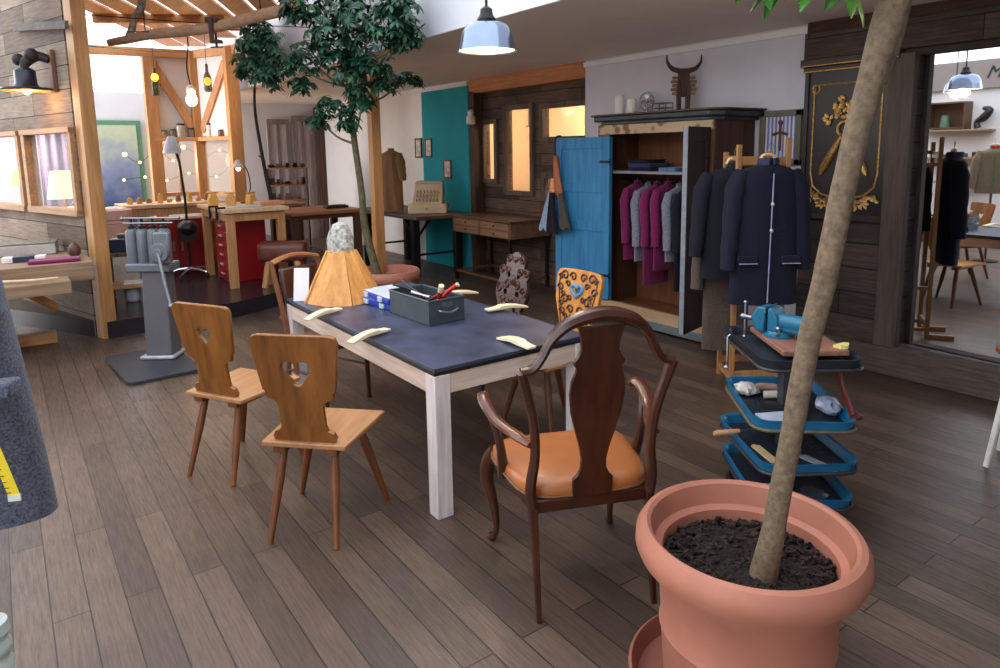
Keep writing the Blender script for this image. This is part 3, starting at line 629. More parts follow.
for k, (x, y, z, r_) in enumerate(PX):
    if k % 2 == 0:
        j = min(range(len(tk)), key=lambda q: abs(tk[q].z-(z-.25))); a = tk[j]; b2 = Vector((x, y, z)); m_.tube(spl([a, (a+b2)/2-Vector((0, 0, .05)), b2], 4), lerpl([.014, .01, .006], 9), 6)
m_.build('trunk', plain((96, 88, 62), .8, 0, .3, 20, .3), t, world=True)
lf = MB(); rr = random.Random(5)
for x, y, z, r_ in PX:
    nn = int(10+430*r_*r_)
    for _ in range(nn):
        d_ = Vector((rr.gauss(0, 1), rr.gauss(0, 1), rr.gauss(0, 1))).normalized()*r_*rr.uniform(.35, 1.0)
        q_ = Vector((x, y, z))+Vector((d_.x, d_.y, d_.z*.85))
        if q_.z > 2.42 and q_.x > 2.92: q_.x = 2.92-.2*rr.random()
        rosette(lf, q_, .085, rr, 7, (d_.x*2, d_.y*2, .5+d_.z))
lf.build('foliage', leafmat((14, 48, 34), (38, 88, 58)), t, world=True)
t = thing('slender_tree', 'spindly dark stem with a leaf clump beside the timber hut posts', 'tree', (2.9, 8.95, .16))
sp_ = spl([(2.93, 8.93, .16), (2.86, 8.93, .9), (2.78, 8.9, 1.35), (2.73, 8.92, 1.8), (2.70, 8.95, 2.3), (2.74, 8.92, 2.8)]); m_ = MB().tube(sp_, lerpl([.035, .03, .026, .022, .018, .012], len(sp_)), 8)
for i in range(16):
    p = sp_[2+i]; m_.tube([p, p+Vector((rr.uniform(-.07, .07), rr.uniform(-.07, .07), .03))], .007, 5)
m_.build('trunk', plain((50, 40, 38), .9, 0, .3, 20), t, world=True)
lf = MB()
for x, y, z, r_ in PX2:
    for _ in range(int(14+420*r_*r_)):
        d_ = Vector((rr.gauss(0, 1), rr.gauss(0, 1), rr.gauss(0, 1))).normalized()*r_*rr.uniform(.35, 1.0)
        q_ = Vector((x, y, z))+d_*1.1
        if q_.x > 2.96: q_.x = 2.96-.15*rr.random()
        rosette(lf, q_, .11, rr, 7, (d_.x*2, d_.y*2, .5+d_.z))
lf.build('foliage', leafmat((26, 70, 56), (64, 120, 90)), t, world=True)
# ================================================================== WALL SIDE: MIRROR, PANEL, PICTURE
m, nt, b = newmat('mirror_glass'); b.inputs['Base Color'].default_value = (.82, .83, .84, 1); b.inputs['Metallic'].default_value = 1; b.inputs['Roughness'].default_value = .015
t = thing('wall_mirror', 'tall wall mirror framed by weathered boards, reflecting the room', 'mirror', (5.4, 1.34, .2))
MT = Matrix.Translation((5.385, 2.325, 0)) @ Matrix.Rotation(R(-1.3), 4, 'Z') @ Matrix.Translation((-5.385, -2.325, 0))
k = MB(); k.M = MT; k.box(5.38, 5.39, .352, 2.325, .212, 2.318); k.build('mirror_glass', m, t, world=True, smooth=False)
k = MB(); k.M = MT; k.box(5.391, 5.42, .352, 2.325, .212, 2.318); k.build('backing', M_BLACK, t, world=True)
GOLD = plain((196, 150, 84), .4, .55, .35, 60, .2)
t = thing('ceremonial_plaque', 'black wall panel with gilt border and crossed gilt horns of plenty', 'panel', (5.28, 2.78, 1.13))
B(5.26, 5.298, 2.44, 3.11, 1.15, 2.28).build('board', plain((24, 18, 17), .35, 0, .1), t, world=True, bev=.004)
MB().box(5.225, 5.298, 2.40, 3.15, 2.30, 2.36).box(5.24, 5.298, 2.42, 3.13, 2.26, 2.30).build('cornice', plain((62, 46, 40), .5), t, world=True, bev=.006)
for y in (2.44, 3.08): B(5.245, 5.262, y, y+.035, 1.15, 2.27).build('side_moulding', plain((46, 34, 30), .4), t, world=True, bev=.004)
B(5.245, 5.262, 2.44, 3.115, 1.12, 1.17).build('foot_moulding', plain((46, 34, 30), .4), t, world=True, bev=.004)
MB().box(5.22, 5.228, 2.41, 3.14, 2.305, 2.312).box(5.235, 5.243, 2.42, 3.13, 2.262, 2.27).build('gilt_line', GOLD, t, world=True)
yc = 2.775; H = [(-.25, 2.16), (.25, 2.16), (.26, 2.10), (.26, 1.48), (.24, 1.38), (.17, 1.32), (.08, 1.295), (0, 1.29), (-.08, 1.295), (-.17, 1.32), (-.24, 1.38), (-.26, 1.48), (-.26, 2.10), (-.25, 2.16)]
MB().tube([(5.256, yc+a, z) for a, z in H], .008, 6).build('gilt_border', GOLD, t, world=True)
rr = random.Random(4)
for s in (-1, 1):
    MB().tube([(5.255, yc+s*.02, 1.78), (5.25, yc+s*.08, 1.66), (5.25, yc+s*.15, 1.53), (5.255, yc+s*.18, 1.47)], [.014, .026, .030, .014], 8).build('gilt_horn', GOLD, t, world=True)
    g = MB(); g.tube([(5.255, yc+s*.245+s*.03*math.cos(a), 2.13+.035*math.sin(a)) for a in [i*.6 for i in range(11)]], .007, 5); g.build('gilt_corner_scroll', GOLD, t, world=True)
    g = MB()
    for i in range(26):
        a = rr.random()*2*pi; q = rr.random(); leaf(g, Matrix.Translation((5.255, yc+s*(.09+.17*q), 1.21+.05*rr.random()+.08*q)) @ Matrix.Rotation(R(90), 4, 'Y') @ Matrix.Rotation(a, 4, 'Z'), .05, .013, .1)
    g.build('gilt_foliage', GOLD, t, world=True, kind='stuff')
g = MB(); g.tube([(5.25, yc+.055*math.cos(a), 1.82+.055*math.sin(a)) for a in [i*pi/8 for i in range(17)]], .012, 6); g.build('gilt_ring', GOLD, t, world=True)
g = MB(); g.lathe([(.012, 1.66), (.03, 1.70), (.022, 1.74), (.04, 1.78)], (5.255, yc, 0), 10); g.build('gilt_urn', GOLD, t, world=True)
g = MB()
for i in range(60):
    a = rr.uniform(-.3, pi+.3); q = rr.uniform(.02, .14); leaf(g, Matrix.Translation((5.25, yc+q*math.cos(a), 1.92+q*.9*math.sin(a))) @ Matrix.Rotation(R(90), 4, 'Y') @ Matrix.Rotation(rr.random()*6, 4, 'Z'), .05, .014, .1)
g.build('gilt_flowers', GOLD, t, world=True, kind='stuff')
t = thing('framed_picture', 'grey wooden picture frame with striped blue-white ground and a small carved figure', 'picture', (5.33, 3.37, 1.55))
fr = MB(); Y0, Y1, Z0, Z1 = 3.17, 3.55, 1.54, 1.99
for a in ((Y0, Y1, Z0, Z0+.05), (Y0, Y1, Z1-.05, Z1), (Y0, Y0+.05, Z0, Z1), (Y1-.05, Y1, Z0, Z1)): fr.box(5.31, 5.348, *a)
fr.build('frame', wood((124, 118, 100), (86, 80, 66), 'z', .6), t, world=True, bev=.004)
m, nt, b = newmat('stripes'); mp = coords(nt); wv = nt.nodes.new('ShaderNodeTexWave'); wv.bands_direction = 'Y'; wv.inputs['Scale'].default_value = 9; nt.links.new(mp.outputs[0], wv.inputs[0])
rp = ramp(nt, wv.outputs[0], [(.4, lin((110, 118, 190))), (.6, lin((214, 212, 220)))]); nt.links.new(rp.outputs[0], b.inputs['Base Color'])
B(5.332, 5.34, Y0+.04, Y1-.04, Z0+.04, Z1-.04).build('picture', m, t, world=True)
MB().tube([(5.325, 3.36, 1.66), (5.325, 3.36, 1.90)], .012, 6).tube([(5.325, 3.29, 1.79), (5.325, 3.36, 1.81), (5.325, 3.43, 1.79)], .012, 6).ball((5.325, 3.36, 1.89), .022, 8).build('figure', plain((120, 80, 50), .5, .3), t, world=True)

# ================================================================== CLOTHES
def coat_rings(zt, zb, sw, hw, dp, seed=0, fold=.012, n=40, waist=1.0, sh=.07):
    rings = []
    k = 14
    for i in range(k+1):
        u = i/k; z = zb+(zt-sh-zb)*u
        w_ = hw+(sw-hw)*u**1.2; w_ *= 1-(1-waist)*math.exp(-((u-.62)/.16)**2); d_ = dp*(.75+.25*u)
        rg = []
        for j in range(n):
            a = 2*pi*j/n; f = 1+fold/.1*(1-u)*math.sin(a*7+seed+u*2)*.6+fold*noise.noise(Vector((math.cos(a)*3, math.sin(a)*3, z*4+seed)))*6
            rg.append((w_*math.copysign(abs(math.cos(a))**.8, math.cos(a))*(1+.0*f), d_*math.copysign(abs(math.sin(a))**.8, math.sin(a))*f, z))
        rings.append(rg)
    for u, ws, ds in ((.35, .93, .92), (.65, .72, .8), (.88, .42, .66), (1.0, .26, .62)):
        rings.append([(sw*ws*math.cos(2*pi*j/n), dp*ds*math.sin(2*pi*j/n), zt-sh+sh*u) for j in range(n)])
    rings.append([(sw*.24*math.cos(2*pi*j/n), dp*.58*math.sin(2*pi*j/n), zt+.03) for j in range(n)])
    return rings
def sleeve(sx, sw, zt, L, r0=.075, r1=.055, fwd=0, out=.06, sh=.07):
    p = spl([(sx*(sw*.84), 0, zt-sh*.75), (sx*(sw+.02), -.01, zt-sh-.10), (sx*(sw+out*.7), -fwd*.5-.02, zt-sh-.10-(L-.1)*.5), (sx*(sw+out), -fwd-.03, zt-sh-L)], 5)
    return MB().tube(p, [r*(1+.05*math.sin(i*1.7)) for i, r in enumerate(lerpl([r0*.8, r0, (r0+r1)/2, r1], len(p)))], 14, flat=.8)
def coat(name, label, loc, rz, mat, zt, zb, sw, hw, dp, L, seed=0, trim=None, group=None, fold=.012, buttons=None, collar=None, pockets=None, hanger=True, cat='coat', waist=1.0):
    """front faces local -y"""
    t = thing(name, label, cat, loc, rz, group)
    MB().loft(coat_rings(zt, zb, sw, hw, dp, seed, fold, waist=waist)).build('body', mat, t, ang=70)
    for sx in (-1, 1): sleeve(sx, sw, zt, L).build('sleeve', mat, t, ang=70)
    if collar:
        c = MB(); c.tube([(sw*.30*math.cos(a), dp*.62*math.sin(a)-.01, zt+.015) for a in [pi*-.42+i*pi*1.84/14 for i in range(15)]], .012, 6, flat=2.2); c.build('collar', collar, t)
    if trim:
        c = MB(); fy = lambda u: -dp*(.75+.25*u)*1.06-.012
        c.tube([(.0, fy(1-(zt-.05-z)/(zt-zb)), z) for z in [zt-.06-(zt-zb-.08)*i/12 for i in range(13)]], .0045, 6); c.build('piping', trim, t)
    if buttons:
        for z in buttons:
            MB().ball((.0, -dp*1.12-.005, z), .013, 10).build('button', plain((214, 212, 208), .35, .4), t)
    if pockets:
        for sx in (-1, 1):
            MB().box(sx*.14-.06, sx*.14+.06, -dp*1.0-.012, -dp*.6, pockets-.035, pockets+.012).build('pocket_flap', mat, t, bev=.004)
            MB().tube([(sx*.14-.06, -dp*1.02-.012, pockets-.036), (sx*.14+.06, -dp*1.02-.012, pockets-.036)], .004, 5).build('flap_piping', trim or mat, t)
    if hanger:
        MB().tube(spl([(-sw*.26, 0, zt+.02), (-.03, 0, zt+.055), (.03, 0, zt+.055), (sw*.26, 0, zt+.02)]), .016, 8, flat=.7).build('hanger', plain((226, 196, 150), .5), t)
        MB().tube([(0, 0, zt+.06), (0, 0, zt+.11)]+[(.018-.018*math.cos(a), 0, zt+.11+.02*math.sin(a)) for a in (1, 2, 3, 4)], .0025, 5).build('hook', M_STEEL, t)
    return t
NAVY = fabric((13, 16, 40)); NAVY2 = fabric((11, 13, 28)); GREYJ = fabric((84, 88, 102), .95, 160, .5)
MAG = fabric((124, 18, 84)); LGREY = fabric((130, 132, 150)); BRN = fabric((84, 68, 60)); BLKF = fabric((16, 15, 18))
coat('long_coat', 'long navy coat with pale piping and metal buttons on the rack front', (4.06, 2.64, 0), -36, NAVY, 1.585, .66, .19, .225, .095, .62, 1, trim=plain((150, 156, 190), .6), buttons=(1.33, 1.16), collar=plain((40, 46, 84), .8), pockets=.98)
coat('jacket', 'navy jacket hanging behind the long piped coat on the rack', (4.11, 2.93, 0), -42, NAVY2, 1.56, .78, .19, .21, .09, .55, 3, group=None)
coat('brown_coat', 'brown-grey long coat hanging lowest on the rack, left of the navy ones', (4.21, 3.05, 0), -42, BRN, 1.35, .22, .14, .15, .045, .6, 5, hanger=False)
# wooden clothes rack
RK = wood((184, 134, 84), (140, 94, 54), 'z', .5)
t = thing('clothes_rack', 'light wooden clothes rack with paired ladder frames before the picture', 'clothes rack', (4.45, 3.05, 0))
ra = [(4.02, 2.83), (4.29, 2.64)]; rb = [(4.28, 3.12), (4.54, 2.94)]
for p, h in ((ra[0], 1.71), (ra[1], 1.75), (rb[0], 1.66), (rb[1], 1.66)): MB().bar((p[0], p[1], 0), (p[0], p[1], h), .034, .034, (.8, -.6, 0)).build('post', RK, t, world=True, bev=.004)
for a, b2 in (ra, rb): 
    for z in (1.60, .12): MB().bar((a[0], a[1], z), (b2[0], b2[1], z), .02, .055).build('cross_bar', RK, t, world=True, bev=.003)
for a, b2, zs in zip(ra, rb, ((1.62, .08), (1.52, .45, .08))):
    for z in zs: MB().bar((a[0], a[1], z), (b2[0], b2[1], z), .03, .03).build('side_rail', RK, t, world=True, bev=.003)
MB().bar((3.90, 2.66, .02), (4.02, 2.83, .02), .04, .04).bar((4.17, 2.47, .02), (4.29, 2.64, .02), .04, .04).build('foot', RK, t, world=True, bev=.003)

# ================================================================== WARDROBE
WD = wood((92, 58, 38), (54, 32, 22), 'z', .5); WDI = wood((126, 78, 46), (86, 48, 28), 'z', .6)
M_BLUE = wood((58, 140, 188), (28, 96, 146), 'z', .55, .8, bmp=.3)
t = thing('wardrobe', 'large painted country wardrobe with open doors, one blue, against the lilac wall', 'wardrobe', (5.07, 4.27, 0))
X0, X1, Y0, Y1 = 4.8, 5.34, 3.61, 4.96
B(X0, X1, Y0, Y0+.03, .08, 1.93).build('side_panel', WD, t, world=True, bev=.003)
B(X0, X1, Y1-.03, Y1, .08, 1.93).build('side_panel', WD, t, world=True, bev=.003)
B(X1-.02, X1, Y0+.03, Y1-.03, .08, 1.93).build('back_panel', WDI, t, world=True)
B(X0, X1-.02, Y0+.03, Y1-.03, .12, .16).build('bottom_board', WDI, t, world=True)
B(X0, X1-.02, Y0+.03, Y1-.03, 1.9, 1.93).build('top_board', WDI, t, world=True)
B(X0+.03, X1-.02, Y0+.03, Y1-.03, 1.46, 1.485).build('shelf', wood((150, 150, 160), (110, 106, 112), 'y', .6), t, world=True, bev=.003)
for a_, b_ in ((Y0, Y0+.10), (Y1-.15, Y1)): B(X0-.02, X0, a_, b_, .2, 1.84).build('stile', wood((120, 84, 60), (74, 48, 34), 'z', .5), t, world=True, bev=.003)
m, nt, b = newmat('painted_frieze'); mp = coords(nt); v = nt.nodes.new('ShaderNodeTexVoronoi'); v.inputs['Scale'].default_value = 9; nt.links.new(mp.outputs[0], v.inputs[0])
rp = ramp(nt, v.outputs['Distance'], [(.18, lin((150, 60, 50))), (.3, lin((110, 96, 70))), (.45, lin((186, 158, 128)))]); nt.links.new(rp.outputs[0], b.inputs['Base Color']); b.inputs['Roughness'].default_value = .6
B(X0-.022, X0, Y0, Y1, 1.83, 1.92).build('frieze', m, t, world=True, bev=.003)
def cor(x0, y0, y1, z0, z1): return MB().prism([(x0+.10, y0), (x0, y0+.10), (x0, y1-.10), (x0+.10, y1), (X1, y1), (X1, y0)], z0, z1, 'xy')
GD = plain((44, 52, 58), .4, 0, .15)
cor(X0-.04, Y0-.04, Y1+.04, 1.92, 1.95).build('cornice_step', GD, t, world=True, bev=.006)
cor(X0-.09, Y0-.09, Y1+.09, 1.95, 2.0).build('cornice', GD, t, world=True, bev=.012)
cor(X0-.11, Y0-.11, Y1+.11, 2.0, 2.015).build('cornice_top', plain((84, 66, 50), .5), t, world=True, bev=.004)
B(X0-.02, X0+.02, Y0, Y1, .10, .21).build('plinth', wood((186, 156, 122), (146, 114, 84), 'y', .6), t, world=True, bev=.004)
B(X0-.03, X0+.02, Y0-.01, Y1+.01, .03, .10).build('base_moulding', plain((96, 108, 112), .6), t, world=True, bev=.006)
for y in (Y0+.05, Y1-.05): MB().lathe([(.03, 0), (.045, .04), (.04, .08)], (X0+.05, y, 0), 12).lathe([(.03, 0), (.045, .04), (.04, .08)], (X1-.07, y, 0), 12).build('foot', WD, t, world=True)
MB().tube([(5.08, Y0+.03, 1.40), (5.08, Y1-.03, 1.40)], .012, 8).build('rail', M_IRON, t, world=True)
def door_leaf(a, b2, z0, z1, mats, nm, panels=((.10, .42), (.48, .66), (.72, .93))):
    a = Vector(a+(0,)); b2 = Vector(b2+(0,)); L = (b2-a).length; M = Matrix.Translation(a) @ Matrix.Rotation(math.atan2((b2-a).y, (b2-a).x), 4, 'Z')
    o_ = MB(); o_.M = M; o_.box(0, L, -.013, .013, z0, z1); o = o_.build(nm, mats[0], t, world=True, bev=.003)
    H_ = z1-z0
    for s in (-1, 1):
        f = MB(); f.M = M; y0, y1 = (.013, .024) if s > 0 else (-.024, -.013)
        f.box(0, .085, y0, y1, z0, z1); f.box(L-.085, L, y0, y1, z0, z1)
        e = [0]+[q for p in panels for q in p]+[1]
        for i in range(0, len(e), 2): f.box(.085, L-.085, y0, y1, z0+H_*e[i], z0+H_*e[i+1])
        f.build('door_frame', mats[0], o, world=False, bev=.003) if False else add_child(f, 'door_frame', mats[0], o, t)
    k = MB(); k.M = M; k.box(L, L+.004, -.02, .02, z0, z1); add_child(k, 'door_edge', mats[1], o, t)
    for zz in (.15, .85):
        k = MB(); k.M = M; k.box(-.005, .12, .024, .028, z0+H_*zz-.012, z0+H_*zz+.012); k.tube([(0, .02, z0+H_*zz-.03), (0, .02, z0+H_*zz+.03)], .008, 8); add_child(k, 'hinge', M_IRON, o, t)
    k = MB(); k.M = M; k.box(L-.06, L-.03, -.028, -.022, z0+H_*.5, z0+H_*.5+.09); add_child(k, 'lock_plate', M_IRON, o, t)
    return o
def add_child(mb, name, mat, par, root, **k):
    o = mb.build(name, mat, root, world=True, **k) if k else mb.build(name, mat, root, world=True, bev=.002)
    o.parent = par; return o
door_leaf((4.785, 4.79), (4.71, 5.50), .22, 1.81, (M_BLUE, M_BLUE), 'blue_door')
door_leaf((4.785, 3.665), (4.38, 3.57), .19, 1.86, (wood((64, 42, 32), (38, 24, 18), 'z', .5), plain((140, 146, 158), .5)), 'brown_door')
G_W = 'garments on the wardrobe rail'
def hung(label, y, mat, zt, zb, cat='garment', w=.17, th=.04, seed=0):
    t = thing('hanging_garment', label, cat, (5.06, y, 0), 0, G_W)
    MB().loft(coat_rings(zt, zb, w, w*1.05, th, seed, .02)).build('body', mat, t, ang=70)
    for sx in (-1, 1): sleeve(sx, w, zt, .5, .045, .04, 0, .02).build('sleeve', mat, t, ang=70)
    MB().tube([(0, 0, zt+.02), (0, 0, zt+.05)], .003, 5).build('hook', M_STEEL, t)
hung('magenta knitted jacket at the left end of the wardrobe rail', 4.70, MAG, 1.36, .62)
hung('slim pale grey garment right of the leftmost magenta one', 4.56, LGREY, 1.34, .62, th=.03, seed=2)
hung('longer magenta garment in the middle of the wardrobe rail', 4.45, MAG, 1.35, .40, seed=3)
hung('magenta garment touching the right side of the longer magenta one', 4.32, MAG, 1.36, .56, seed=4)
hung('blue-grey garment between magenta and dark ones on the rail', 4.18, LGREY, 1.34, .66, seed=5)
hung('dark garment right of the blue-grey one on the rail', 4.07, NAVY2, 1.33, .40, seed=6)
hung('grey garment nearest the brown wardrobe door', 3.95, LGREY, 1.34, .30, seed=7)
for i, (y, z, w_, mt, lab) in enumerate(((4.52, 1.486, .30, NAVY, 'folded navy cloth, lowest of the stack on the wardrobe shelf'), (4.53, 1.521, .29, fabric((36, 48, 92)), 'folded blue cloth in the middle of the shelf stack'), (4.55, 1.556, .25, NAVY2, 'folded dark cloth on top of the shelf stack'), (4.20, 1.486, .20, fabric((92, 120, 160)), 'folded light blue cloth beside the stack on the wardrobe shelf'))):
    o = MB(); o.loft([[(w_*.5*math.copysign(abs(math.cos(a))**.4, math.cos(a)), .17*math.copysign(abs(math.sin(a))**.4, math.sin(a))+.006*math.sin(5*a+i), zz) for a in [2*pi*j/24 for j in range(24)]] for zz in (0, .012, .03, .033)])
    o = o.build('folded_cloth', mt, ang=60); o.location = (5.02, y, z); o.rotation_euler = (0, 0, R(90+4*i)); tag(o, lab, 'cloth', 'folded clothes on the wardrobe shelf')
ZT = 2.016
# things on top of the wardrobe
for i, (y, h, lab) in enumerate(((4.99, .20, 'white pillar candle, the taller one on the wardrobe'), (4.83, .155, 'white pillar candle, the shorter one on the wardrobe'))):
    t = thing('candle', lab, 'candle', (5.1, y, ZT), 0, 'candles on the wardrobe')
    MB().lathe([(.046, 0), (.048, .006), (.048, h-.006), (.044, h), (.02, h-.006), (0, h-.01)], n=24).build('wax', plain((236, 232, 226), .5, 0, .02), t)
    MB().tube([(0, 0, h-.012), (0, 0, h+.006)], .002, 5).build('wick', M_BLACK, t)
t = thing('desk_fan', 'small round metal fan with wire cage on top of the wardrobe', 'fan', (5.1, 4.63, ZT))
MB().lathe([(.055, 0), (.05, .015), (.012, .02), (.012, .06)], n=20).build('base', M_STEEL, t)
c = MB()
for k in range(3):
    q = (.075, .09, .06)[k]; c.tube([((k-1)*.03, q*math.cos(a), .12+q*math.sin(a)) for a in [2*pi*i/20 for i in range(21)]], .003, 5)
for i in range(10):
    a = 2*pi*i/10; c.tube([(-.03, .02*math.cos(a), .12+.02*math.sin(a)), (-.03, .075*math.cos(a), .12+.075*math.sin(a)), (0, .09*math.cos(a), .12+.09*math.sin(a)), (.03, .06*math.cos(a), .12+.06*math.sin(a))], .002, 4)
c.build('cage', M_STEEL, t)
f = MB()
for i in range(4): f.M = Matrix.Translation((0, 0, .12)) @ Matrix.Rotation(i*pi/2, 4, 'X') @ Matrix.Rotation(.5, 4, 'Z'); f.prism([(-.004, .012), (-.025, .06), (.0, .078), (.026, .06), (.008, .012)], -.0015, .0015, 'yz')
f.M = None; f.ball((-.0, 0, .12), .022, 12); f.build('blade', plain((170, 172, 178), .3, .6), t)
t = thing('wire_basket', 'tiny green wire basket between fan and horned figure', 'basket', (5.08, 4.42, ZT))
c = MB()
for z in (.0, .045, .09): c.tube([(-.05, -.08, z), (.05, -.08, z), (.05, .08, z), (-.05, .08, z), (-.05, -.08, z)], .004, 4)
for x, y in ((-.05, -.08), (.05, -.08), (.05, .08), (-.05, .08), (-.05, 0), (.05, 0)): c.tube([(x, y, 0), (x, y, .09)], .004, 4)
c.build('wire_body', plain((96, 104, 92), .5, .3), t)
t = thing('horned_figure', 'carved dark wooden bull-headed figure with curved horns on the wardrobe', 'sculpture', (5.08, 4.18, ZT), -36)
KM = wood((84, 56, 44), (46, 30, 26), 'z', .6)
MB().tube(spl([(-.155, 0, .50), (-.15, 0, .44), (-.11, 0, .385), (-.05, 0, .362), (0, 0, .358), (.05, 0, .362), (.11, 0, .385), (.15, 0, .44), (.155, 0, .50)]), lerpl([.004, .012, .02, .024, .026, .024, .02, .012, .004], 49), 10).build('horns', KM, t)
MB().prism([(-.05, .37), (.05, .37), (.045, .30), (.03, .25), (.02, .18), (.012, .13), (-.012, .13), (-.02, .18), (-.03, .25), (-.045, .30)], -.03, .03, 'xz').build('head', KM, t, bev=.006)
for sx in (-1, 1):
    MB().prism([(sx*.045, .30), (sx*.065, .20), (sx*.055, .0), (sx*.022, .0), (sx*.022, .14), (sx*.03, .25)], -.022, .022, 'xz').build('leg', KM, t, bev=.004)
    q = MB()
    for i in range(5): q.box(min(sx*.055, sx*(.10+.012*(i % 2))), max(sx*.055, sx*(.10+.012*(i % 2))), -.02, .02, .15+.034*i, .15+.034*i+.026)
    q.build('rib_slats', wood((150, 110, 84), (100, 68, 50), 'x', .6), t, bev=.002)

# ================================================================== RECESS DESK, CLOTHS
t = thing('drawer_desk', 'rustic wooden desk with four drawers on thin dark legs before the lit windows', 'desk', (5.17, 7.15, 0))
DK = wood((128, 92, 66), (82, 56, 40), 'y', .6)
B(4.83, 5.5, 6.49, 7.83, .835, .86).build('worktop', wood((110, 78, 60), (60, 42, 36), 'y', .35), t, world=True, bev=.004)
B(4.86, 5.48, 6.52, 7.80, .64, .835).build('case', DK, t, world=True, bev=.003)
for (a, b2, c_, d_) in ((6.55, 7.14, .74, .825), (7.18, 7.77, .74, .825), (6.55, 7.14, .65, .73), (7.18, 7.77, .65, .73)):
    o = B(4.848, 4.862, a, b2, c_, d_).build('drawer', wood((150, 112, 80), (96, 66, 46), 'y', .55), t, world=True, bev=.003)
    k = MB().ball((4.84, (a+b2)/2, (c_+d_)/2), .011, 8); add_child(k, 'knob', M_IRON, o, t)
for x, y in ((4.88, 6.56), (4.88, 7.76), (5.45, 6.56), (5.45, 7.76)): B(x-.018, x+.018, y-.018, y+.018, 0, .64).build('leg', M_IRON, t, world=True, bev=.002)
MB().box(4.87, 4.89, 6.56, 7.76, .10, .13).box(5.44, 5.46, 6.56, 7.76, .10, .13).box(4.88, 5.45, 7.75, 7.77, .10, .13).box(4.88, 5.45, 6.55, 6.57, .10, .13).build('foot_rail', plain((110, 70, 46), .5), t, world=True)
t = thing('hanging_cloths', 'bundle of brown strap with light blue, navy and olive cloths hung by the blue door', 'cloth', (4.68, 5.44, 1.0))
def drape(pts, w, mat, name, seed=0):
    rings = []
    for i, p in enumerate(pts):
        u = i/(len(pts)-1); ww = w*(.3+.7*u); rings.append([(p[0]+.022*math.sin(a)*(1+.5*math.sin(3*a+seed)), p[1]+ww*math.cos(a), p[2]+.02*math.sin(4*a+seed)*u) for a in [2*pi*j/20 for j in range(20)]])
    MB().loft(rings).build(name, mat, t, world=True, ang=60)
drape([(4.64, 5.44, 1.63), (4.64, 5.43, 1.53), (4.64, 5.41, 1.35), (4.64, 5.39, 1.22)], .07, plain((176, 98, 58), .6), 'leather_apron', 1)
drape([(4.63, 5.51, 1.25), (4.63, 5.56, 1.09), (4.63, 5.59, 0.96), (4.63, 5.61, 0.86)], .085, fabric((150, 166, 198)), 'light_cloth', 2)
drape([(4.60, 5.44, 1.26), (4.60, 5.45, 1.09), (4.60, 5.45, 0.96), (4.60, 5.44, 0.85)], .10, NAVY2, 'navy_cloth', 3)
drape([(4.63, 5.35, 1.26), (4.63, 5.31, 1.09), (4.63, 5.29, 0.97), (4.63, 5.28, 0.90)], .08, fabric((78, 74, 62)), 'olive_cloth', 4)
MB().tube(spl([(4.72, 5.44, 1.83), (4.67, 5.44, 1.83), (4.64, 5.44, 1.78), (4.64, 5.44, 1.61)]), .008, 6).build('hook', M_IRON, t, world=True)

# ================================================================== TABLE WITH THE CASH REGISTER
t = thing('iron_table', 'dark plank table with riveted iron column legs before the teal wall', 'table', (4.8, 8.9, 0))
B(4.38, 5.26, 7.93, 9.95, .80, .85).build('tabletop', wood((96, 76, 64), (54, 42, 38), 'y', .5), t, world=True, bev=.006)
for x, y in ((4.50, 8.20), (4.50, 9.68), (5.18, 8.20), (5.18, 9.68)):
    o = B(x-.05, x+.05, y-.05, y+.05, 0, .80).build('leg', M_IRON, t, world=True, bev=.004)
    k = MB()
    for z in range(8):
        for s in (-1, 1): k.ball((x-.052, y+s*.032, .06+z*.09), .008, 6); k.ball((x+s*.032, y-.052, .06+z*.09), .008, 6)
    add_child(k, 'rivets', M_IRON, o, t)
for y in (8.20, 9.68): MB().bar((4.5, y, .3), (5.18, y, .3), .02, .03).bar((4.55, y, .55), (4.75, y, .8), .02, .03).build('brace', M_IRON, t, world=True)
for a_, b_ in (((4.5, 8.25, .55), (4.5, 8.5, .8)), ((4.5, 9.6, .5), (4.5, 9.3, .8))): MB().bar(a_, b_, .02, .03).build('brace', M_IRON, t, world=True)
t = thing('cash_register', 'old cream cash register standing on the iron-legged table', 'cash register', (4.86, 8.42, .851), 52); t.scale = (1.18, 1.18, 1.18)
CR = plain((206, 184, 148), .4, 0, .05)
B(-.2, .2, -.22, .22, 0, .11).build('drawer_base', CR, t, bev=.01)
MB().prism([(-.20, .11), (-.10, .20), (.0, .25), (.04, .36), (.20, .36), (.20, .11)], -.17, .17, 'xz').build('housing', CR, t, bev=.012)
k = MB()
for i in range(3):
    for j in range(7): x = -.165+i*.05; z = .145+i*.045; k.tube([(x, -.12+j*.04, z), (x-.02, -.12+j*.04, z+.03)], .009, 6)
k.build('keys', plain((170, 160, 150), .4), t)
B(.05, .19, -.15, .15, .36, .37).build('top_plate', M_STEEL, t, bev=.003); B(.03, .052, -.13, .13, .27, .34).build('display', plain((120, 126, 130), .2), t)
MB().lathe([(.008, 0), (.014, .012), (0, .02)], n=10, M=Matrix.Translation((-.20, 0, .055)) @ Matrix.Rotation(R(-90), 4, 'Y')).build('drawer_knob', M_STEEL, t)
coat('draped_jacket', 'brown fringed jacket on a stand at the far end of the iron table', (4.52, 8.85, 0), -60, fabric((128, 92, 60)), 1.72, .87, .14, .17, .10, .35, 2, cat='jacket', hanger=False, fold=.03)
